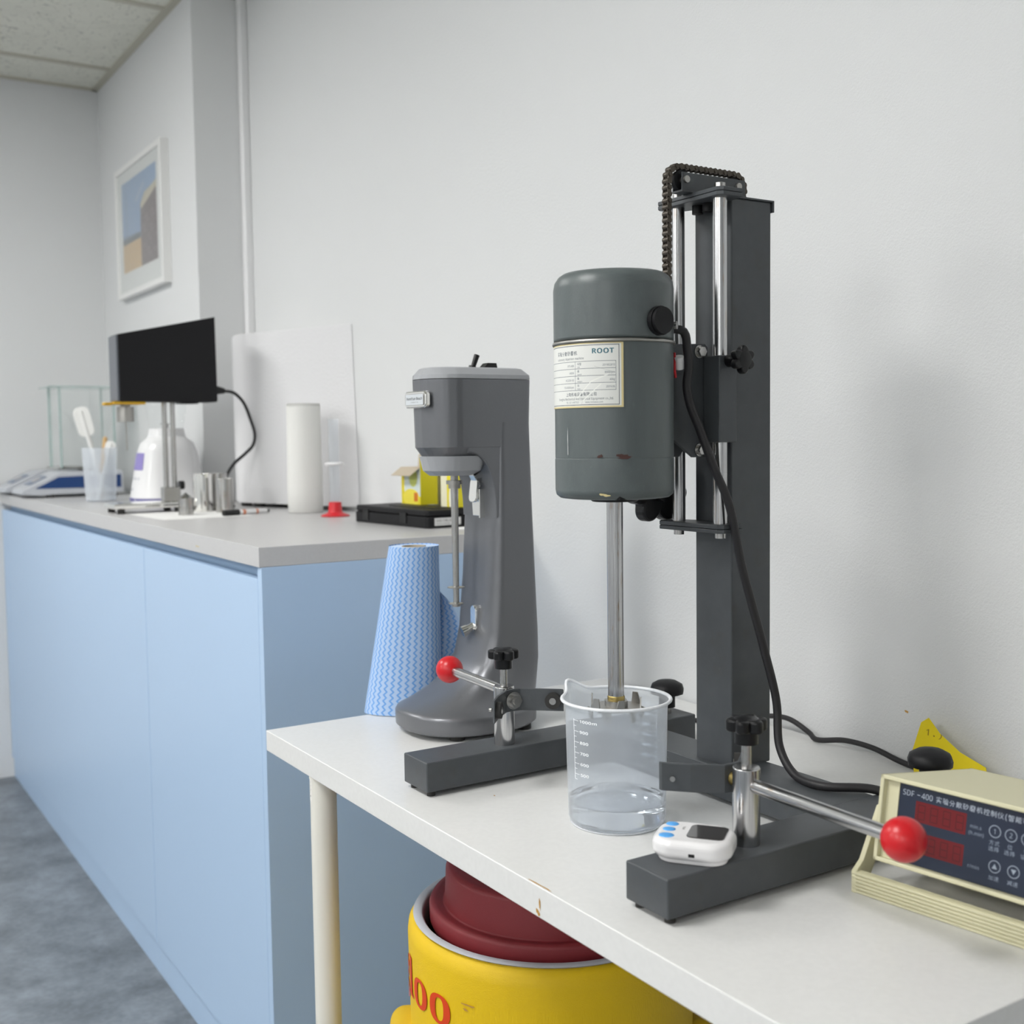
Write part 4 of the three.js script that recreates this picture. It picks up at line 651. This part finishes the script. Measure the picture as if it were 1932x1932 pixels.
// block of white foam against the wall
{
  const s = new THREE.Shape(); [[-0.980, 0.6145], [-1.36, 0.478], [-1.44, 0.470], [-1.50, 0.486], [-1.54, 0.530], [-1.545, 0.6145]].forEach(([x, z], i) => (i ? (i === 2 ? s.quadraticCurveTo(-1.40, 0.462, x, z) : s.lineTo(x, z)) : s.moveTo(x, z))); s.closePath();
  const g = extrude(s, 0.446, 0.003, 2).rotateX(-Math.PI / 2), p = g.attributes.position;
  for (let i = 0; i < p.count; i++) { const k = p.getY(i) / 0.446; if (p.getX(i) > -1.05) p.setX(i, p.getX(i) - 0.028 * k); }
  const o = thing('foam_block', 'large white foam block standing against the wall on the worktop', 'foam block', [-1.27, COUNTER, -0.55]);
  part(o, 'block', metric(g.translate(1.27, 0.010, 0.55)), M.foam);
  for (const [x, z] of [[-1.10, -0.585], [-1.36, -0.50], [-1.46, -0.50], [-1.45, -0.585]]) part(o, 'foot', cyl(0.014, 0.0102, 16).translate(x + 1.27, 0.0051, z + 0.55), M.rubber);
}
// viscometer
{
  const C0 = [-1.3375, COUNTER, -0.25], o = thing('viscometer', 'black rotational viscometer with sloping top on two steel rods', 'viscometer', C0);
  const w = (g) => g.translate(-C0[0], -C0[1], -C0[2]);
  const side = shapeOf([[0.1345, 1.283], [0.1328, 1.4458], [0.3735, 1.4971], [0.3753, 1.2864], [0.372, 1.283]]);
  const head = part(o, 'head', w(extrude(side, 0.075, 0.0015).rotateY(Math.PI / 2).translate(-1.375, 0, 0)), M.blackMatt);
  part(head, 'front_panel', w(bar([-1.374, 1.284, -0.1335], [-1.301, 1.4435, -0.1275], 0.002)), std([0.11, 0.12, 0.14], 0.35), null, 'dark grey front panel');
  part(head, 'level_plate', w(join(bar([-1.372, 1.2765, -0.195], [-1.303, 1.2828, -0.120], 0.001), bar([-1.345, 1.274, -0.120], [-1.318, 1.2815, -0.100], 0.002))), M.amber, null, 'amber plate under the head');
  part(head, 'rear_plate', w(bar([-1.36, 1.279, -0.33], [-1.315, 1.283, -0.285])), M.blackMatt);
  part(head, 'chuck', w(join(rod([-1.3375, 1.2345, -0.154], [-1.3375, 1.271, -0.154], 0.0205, 32, 0.0205), rod([-1.3375, 1.270, -0.154], [-1.3375, 1.2778, -0.154], 0.012, 24))), M.dullSteel, null, 'steel spindle guard');
  part(head, 'spindle', w(rod([-1.3375, 1.164, -0.1555], [-1.3375, 1.236, -0.1545], 0.0018, 12)), M.dullSteel);
  for (const z of [-0.249, -0.270]) part(o, 'support_rod', w(rod([-1.3375, 1.03, z], [-1.3375, 1.2832, z], 0.0062, 24)), M.steel);
  part(o, 'rod_clamp', w(bar([-1.352, 1.0335, -0.281], [-1.323, 1.070, -0.238], 0.002)), M.steel);
  part(o, 'clamp_knob', w(rod([-1.335, 1.074, -0.280], [-1.335, 1.074, -0.292], 0.011, 24)), M.black);
  const base = part(o, 'base', w(join(extrude(shapeOf([[-1.425, 0.285], [-1.425, 0.135], [-1.41, 0.112], [-1.305, 0.112], [-1.303, 0.285]]), 0.013, 0.004, 3).rotateX(-Math.PI / 2).translate(0, 1.0197, 0))), M.polished, null, 'polished steel base plate');
  for (const [x, z] of [[-1.41, -0.13], [-1.315, -0.13], [-1.41, -0.27], [-1.315, -0.27]]) part(base, 'levelling_foot', w(cyl(0.009, 0.0112, 16).translate(x, COUNTER + 0.0056, z)), M.rubber);
  const plug = part(head, 'cord_plug', w(rod([-1.33, 1.315, -0.374], [-1.33, 1.3125, -0.403], 0.013, 16, 0.007)), M.black);
  part(plug, 'cord', w(tube([[-1.33, 1.3125, -0.400], [-1.328, 1.3085, -0.425], [-1.325, 1.285, -0.450], [-1.32, 1.24, -0.467], [-1.315, 1.198, -0.476], [-1.315, 1.172, -0.470], [-1.315, 1.150, -0.448], [-1.315, 1.125, -0.418], [-1.315, 1.095, -0.398], [-1.318, 1.05, -0.392], [-1.325, 1.0145, -0.40], [-1.36, 1.0135, -0.43]], 0.0042, 100, 10)), M.cord, null, 'black power cord');
}
// sheet of paper, polished sample cups
single('paper_sheet', 'sheet of white paper lying under the metal cups', 'paper', bar([-0.135, 0, -0.105], [0.135, 0.0006, 0.105]), M.paper, [-1.155, COUNTER, -0.252], 0.03);
{
  const cup = (x, z, r, h, label, mat) => { const o = thing('metal_cup', label, 'cup', [x, COUNTER + 0.0007, z], 0, 'metal cups beside the viscometer'); part(o, 'wall', lathe([[0.0001, 0], [r - 0.0015, 0], [r, 0.002], [r, h - 0.001], [r - 0.0006, h], [r - 0.0016, h], [r - 0.002, h - 0.002], [r - 0.002, 0.004], [0.0001, 0.004]], 48), mat); return o; };
  const big = cup(-1.262, -0.318, 0.0235, 0.094, 'shiniest tall polished steel cup right beside the viscometer rods', M.polished);
  const back = cup(-1.285, -0.366, 0.0215, 0.094, 'tall brushed steel cup half hidden behind the shiniest cup', M.steel);
  const right = cup(-1.19, -0.349, 0.0218, 0.083, 'brushed steel cup standing nearest the black marker', M.steel);
  const o = thing('metal_weight', 'small steel cylinder with a pointed top in front of the cups', 'weight', [-1.155, COUNTER + 0.0007, -0.242], 0); part(o, 'body', lathe(crease([[0.0001, 0], [0.0185, 0], [0.0185, 0.040], [0.0001, 0.0535]]), 6), M.steel);
}
// marker pen
{
  const a = V(-1.047, COUNTER + 0.0072, -0.297), b = V(-1.088, COUNTER + 0.0062, -0.4226), o = thing('marker_pen', 'white marker pen with a black cap lying on the worktop', 'marker', [a.x, COUNTER, a.z]);
  const at = (t) => { const q = a.clone().lerp(b, t); return [q.x - a.x, q.y - COUNTER, q.z - a.z]; };
  part(o, 'cap', rod(at(0), at(0.32), 0.0070, 24, 0.0074), M.black, null, 'black cap'); part(o, 'barrel', rod(at(0.32), at(0.95), 0.0062, 24, 0.0052), M.plasticWhite); part(o, 'band', rod(at(0.40), at(0.46), 0.0064, 24), std([0.62, 0.22, 0.12], 0.5)); part(o, 'band', rod(at(0.70), at(0.74), 0.0060, 24), std([0.62, 0.22, 0.12], 0.5)); part(o, 'tail_plug', rod(at(0.95), at(1), 0.0050, 20, 0.0040), M.black);
}
// tissue roll
{
  const o = thing('tissue_roll', 'tall white tissue roll standing in front of the foam block', 'tissue roll', [-1.040, COUNTER, -0.4985]);
  part(o, 'paper', lathe([[0.012, 0.001], [0.0415, 0.001], [0.0425, 0.06], [0.0415, 0.13], [0.0405, 0.255], [0.0395, 0.2625], [0.014, 0.2635]], 48), M.tissue); part(o, 'core', lathe([[0.0125, 0.002], [0.0125, 0.262], [0.014, 0.262], [0.014, 0.002]], 32), M.card);
}
// measuring cylinder with a red foot
{
  const o = thing('measuring_cylinder', 'clear measuring cylinder with a red foot and white guard ring', 'measuring cylinder', [-0.862, COUNTER, -0.497]);
  part(o, 'foot', lathe([[0.0001, 0], [0.0325, 0], [0.0325, 0.003], [0.018, 0.008], [0.0155, 0.012], [0.0145, 0.032], [0.0125, 0.033], [0.0001, 0.033]], 48), M.redPlastic, null, 'red plastic foot');
  part(o, 'tube', lathe([[0.0118, 0.030], [0.0118, 0.212], [0.0128, 0.219], [0.0142, 0.222]], 40), M.clear); part(o, 'guard_ring', lathe([[0.0119, 0.116], [0.0212, 0.117], [0.0225, 0.1195], [0.0212, 0.122], [0.0119, 0.124]], 40), M.plasticWhite, null, 'white guard ring');
}
// black instrument case with cartons on it
{
  const o = thing('instrument_case', 'flat black instrument case with a white part number label', 'case', [-0.5385, COUNTER, -0.5270], 0.075);
  const lo = part(o, 'lower_shell', extrude(roundRect(0.290, 0.113, 0.010), 0.0225, 0.0025, 3).rotateX(-Math.PI / 2), M.blackMatt); part(o, 'lid', join(extrude(roundRect(0.288, 0.111, 0.010), 0.0125, 0.0035, 3).rotateX(-Math.PI / 2).translate(0, 0.0232, 0), extrude(roundRect(0.17, 0.06, 0.004), 0.0035, 0.001).rotateX(-Math.PI / 2).translate(0.03, 0.0340, -0.005)), M.blackMatt);
  for (const x of [-0.095, 0.055]) part(lo, 'latch', bar([x - 0.012, 0.006, 0.055], [x + 0.012, 0.028, 0.0583], 0.001), M.black);
  const [c, q] = canvas(512, 150); q.fillStyle = '#dcdcdc'; q.fillRect(0, 0, 512, 150); q.fillStyle = '#333'; q.font = '62px sans-serif'; q.fillText('500-196-30', 34, 74); q.font = '28px sans-serif'; q.fillText('0-150mm  CD-6"ASX', 34, 124);
  part(lo, 'label', new THREE.PlaneGeometry(0.062, 0.0150).rotateY(Math.PI / 2).translate(0.1455, 0.0125, 0.010), printed(c, 0.5), null, 'white label printed 500-196-30');
  const carton = (name, label, x0, x1, z0, z1, h, art) => {
    const cx = (x0 + x1) / 2, cz = (z0 + z1) / 2, y = COUNTER + 0.0378, t = thing('carton', label, 'carton', [cx, y, cz]), wx = x1 - x0, dz = z0 - z1, [cc, k] = canvas(256, 256); art(k);
    part(t, 'box', new THREE.BoxGeometry(wx, h, dz).translate(0, h / 2, 0), [M.boxYellow, M.boxCream, M.card, M.card, printed(cc, 0.5), M.boxYellow]); return t;
  };
  const a = carton('a', 'open yellow carton with brown flaps standing on the black case', -0.622, -0.537, -0.545, -0.586, 0.078, (k) => { k.fillStyle = '#e3d21a'; k.fillRect(0, 0, 256, 256); k.fillStyle = '#d5e0dc'; k.fillRect(40, 0, 216, 200); k.fillStyle = '#c9d36a'; k.beginPath(); k.ellipse(160, 70, 56, 66, 0, 0, 7); k.fill(); k.fillStyle = '#efdf4a'; k.beginPath(); k.ellipse(130, 210, 110, 60, 0, 0, 7); k.fill(); k.fillStyle = '#d97a1a'; k.fillRect(170, 175, 50, 60); });
  part(a, 'flap', bar([-0.0425, 0, -0.0004], [0.0425, 0.030, 0.0004]).rotateX(2.2).translate(0, 0.078, 0.0205), M.card, null, 'brown cardboard flap'); part(a, 'flap', bar([-0.0425, 0, -0.0004], [0.03, 0.026, 0.0004]).rotateX(-0.1).translate(0, 0.078, -0.0202), M.card, null, 'brown cardboard flap'); part(a, 'flap', bar([-0.0004, 0, -0.02], [0.0004, 0.022, 0.02]).rotateZ(0.1).translate(0.0425, 0.078, 0), M.boxYellow);
  const b2 = carton('b', 'cream and yellow carton behind the mixer spindle', -0.462, -0.405, -0.552, -0.587, 0.066, (k) => { k.fillStyle = '#e8e4c6'; k.fillRect(0, 0, 256, 256); k.fillStyle = '#e4d40e'; k.fillRect(110, 0, 146, 256); k.fillStyle = '#eceadb'; k.beginPath(); k.ellipse(180, 190, 34, 90, 0, 0, 7); k.fill(); });
  single('foil_strip', 'small white folded slip lying at the end of the worktop', 'slip', box(0.05, 0.004, 0.022, 0.0015).translate(0, 0.002, 0), M.paper, [-0.325, COUNTER, -0.54], 0.9);
  single('white_cable', 'short white cable end beside the black case', 'cable', tube([[-0.83, COUNTER + 0.006, -0.585], [-0.78, COUNTER + 0.005, -0.575], [-0.73, COUNTER + 0.005, -0.565], [-0.70, COUNTER + 0.005, -0.575]], 0.0048, 30, 10), M.plasticWhite);
}
// blender
{
  const o = thing('blender', 'white blender base with a purple control panel and glass jug', 'blender', [-1.672, COUNTER, -0.350]);
  const sec = [[0.006, 0.098, 0.098, 3], [0.022, 0.099, 0.099, 3], [0.024, 0.098, 0.098, 3], [0.06, 0.093, 0.093, 2.8], [0.11, 0.085, 0.085, 2.6], [0.15, 0.078, 0.078, 2.5], [0.172, 0.070, 0.070, 2.4], [0.186, 0.056, 0.054, 2.1], [0.192, 0.051, 0.051, 2], [0.212, 0.048, 0.048, 2]].map(([y, a, b, n]) => ({ y, a, b, n, x: 0, z: 0 }));
  part(o, 'base', loft(sec, 72), M.plasticWhite);
  const band = (y0, y1, t0, t1, k, m, name, label) => { const at = (y) => { let i = 1; while (i < sec.length - 1 && sec[i].y < y) i++; const f = (y - sec[i - 1].y) / (sec[i].y - sec[i - 1].y), L = (q) => sec[i - 1][q] + (sec[i][q] - sec[i - 1][q]) * f; return [L('a') * k, L('b') * k, L('n')]; }; const pos = [], idx = []; for (let j = 0; j <= 6; j++) for (let i = 0; i <= 12; i++) { const y = y0 + ((y1 - y0) * j) / 6, t = t0 + ((t1 - t0) * i) / 12, [a, b, n] = at(y), c = Math.cos(t), s = Math.sin(t); pos.push(a * Math.sign(c) * Math.abs(c) ** (2 / n), y, b * Math.sign(s) * Math.abs(s) ** (2 / n)); } for (let j = 0; j < 6; j++) for (let i = 0; i < 12; i++) { const q = j * 13 + i; idx.push(q, q + 13, q + 1, q + 1, q + 13, q + 14); } const g = new THREE.BufferGeometry(); g.setAttribute('position', new THREE.Float32BufferAttribute(pos, 3)); g.setIndex(idx); g.computeVertexNormals(); return part(o, name, g, m, null, label); };
  band(0.007, 0.021, 0.05, 3.1, 1.008, M.violet, 'base_band', 'purple band round the foot'); band(0.098, 0.145, 1.15, 2.0, 1.012, M.purple, 'control_panel', 'purple control panel');
  for (const [t, y] of [[1.3, 0.072], [1.5, 0.072], [1.7, 0.072], [1.6, 0.042]]) band(y, y + 0.005, t, t + 0.1, 1.010, M.scaleGrey, 'print_mark');
  part(o, 'jug', lathe([[0.046, 0.213], [0.047, 0.225], [0.052, 0.25], [0.066, 0.36], [0.070, 0.42]], 48), M.glass, null, 'clear glass jug'); part(o, 'blade', join(bar([-0.02, 0.222, -0.002], [0.02, 0.224, 0.002]), bar([-0.002, 0.224, -0.018], [0.002, 0.226, 0.018]), rod([0, 0.212, 0], [0, 0.226, 0], 0.006, 16)), M.steel);
}
// plastic jug of spatulas
{
  const o = thing('utensil_cup', 'translucent plastic cup holding white spatulas beside the blender', 'cup', [-1.985, COUNTER, -0.238]);
  part(o, 'wall', lathe([[0.0001, 0.002], [0.040, 0.002], [0.043, 0.006], [0.0495, 0.158], [0.0510, 0.160]], 48), phys([0.86, 0.90, 0.95], 0.45, { transmission: 0.6, ior: 1.45, thickness: 0, side: THREE.DoubleSide }));
  const lean = (name, label, foot, tip, headL, headW, m) => { const A = V(...foot), B = V(...tip), d = B.clone().sub(A), L = d.length(), g = join(cyl(0.0068, L, 12).translate(0, L / 2, 0), extrude(roundRect(headW, headL, headW * 0.4), 0.006, 0.002).translate(0, L - headL * 0.35, -0.003)); g.rotateY(1.2); g.applyQuaternion(new THREE.Quaternion().setFromUnitVectors(V(0, 1, 0), d.normalize())); return single(name, label, name.replace('_', ' '), g, m, [-1.985 + foot[0], COUNTER + foot[1], -0.238 + foot[2]], 0, 'utensils in the plastic cup'); };
  lean('spatula', 'long white spatula with a broad blade leaning left in the plastic cup', [-0.010, 0.0065, -0.018], [-0.022, 0.268, 0.044], 0.09, 0.048, M.spoon); lean('spoon', 'short white plastic spoon leaning right in the plastic cup', [0.014, 0.0065, 0.012], [0.018, 0.172, -0.030], 0.048, 0.03, M.spoon); lean('wooden_stick', 'thin wooden stick behind the white spoon', [-0.012, 0.0065, 0.0], [-0.016, 0.19, -0.022], 0.02, 0.008, M.wood);
}
// laboratory balances and glass draught shield
{
  const scaleAt = (x, z, label) => {
    const o = thing('balance', label, 'balance', [x, COUNTER, z], 0, 'laboratory balances'), wid = 0.19;
    const prof = shapeOf([[0.16, 0.012], [0.155, 0.026], [0.048, 0.078], [0.035, 0.082], [-0.15, 0.084], [-0.158, 0.078], [-0.158, 0.014], [-0.15, 0.010], [0.06, 0.010], [0.10, 0.006]].map(([a, b]) => [-a, b]));
    const body = part(o, 'body', extrude(prof, wid, 0.003, 3).rotateY(Math.PI / 2).translate(-wid / 2, 0, 0), M.scaleGrey);
    part(body, 'side_panel', extrude(shapeOf([[0.118, 0.030], [0.046, 0.066], [-0.150, 0.070], [-0.150, 0.028]].map(([a, b]) => [-a, b])), 0.002).rotateY(Math.PI / 2).translate(wid / 2 - 0.0008, 0, 0), M.scaleBlue, null, 'dark blue side panel');
    part(body, 'display', box(0.10, 0.002, 0.06, 0.0008).rotateX(Math.atan2(0.052, 0.107)).translate(0, 0.0545, 0.1005), std([0.14, 0.19, 0.29], 0.3), null, 'sloping display'); part(body, 'display_window', box(0.06, 0.001, 0.028, 0.0004).rotateX(Math.atan2(0.052, 0.107)).translate(0.005, 0.0562, 0.0990), std([0.42, 0.40, 0.40], 0.3));
    for (const [a, b] of [[-0.07, 0.07], [0.07, 0.07], [-0.07, -0.13], [0.07, -0.13]]) part(body, 'foot', cyl(0.013, 0.010, 20).translate(a, 0.005, b), M.rubber);
    part(o, 'pan', lathe([[0.0001, 0.086], [0.02, 0.086], [0.02, 0.090], [0.060, 0.091], [0.060, 0.0935], [0.0001, 0.0935]], 40).translate(0, 0, -0.055), M.dullSteel); return o;
  };
  scaleAt(-2.445, -0.238, 'grey balance with a dark blue side panel under the glass shield'); scaleAt(-2.69, -0.225, 'second grey balance, farthest along the worktop');
  const o = thing('draught_shield', 'glass draught shield box standing on the balance', 'glass box', [-2.445, COUNTER + 0.0938, -0.29]);
  const X = 0.085, Zc = 0.085, Hh = 0.262; part(o, 'pane', bar([-X, 0, Zc - 0.003], [X, Hh, Zc]), M.glass); part(o, 'pane', bar([-X, 0, -Zc], [X, Hh, -Zc + 0.003]), M.glass); part(o, 'pane', bar([-X, 0, -Zc + 0.003], [-X + 0.003, Hh, Zc - 0.003]), M.glass); part(o, 'pane', bar([X - 0.003, 0, -Zc + 0.003], [X, Hh, Zc - 0.003]), M.glass);
  part(o, 'top_pane', bar([-X - 0.004, Hh, -Zc - 0.004], [X + 0.004, Hh + 0.004, Zc + 0.03]), M.glassEdge); for (const [a, b] of [[-X, Zc], [X, Zc], [-X, -Zc], [X, -Zc]]) part(o, 'edge_strip', bar([a - 0.003, 0, b - 0.003], [a + 0.003, Hh, b + 0.003]), M.glassEdge);
}
renderer.render(scene, camera);
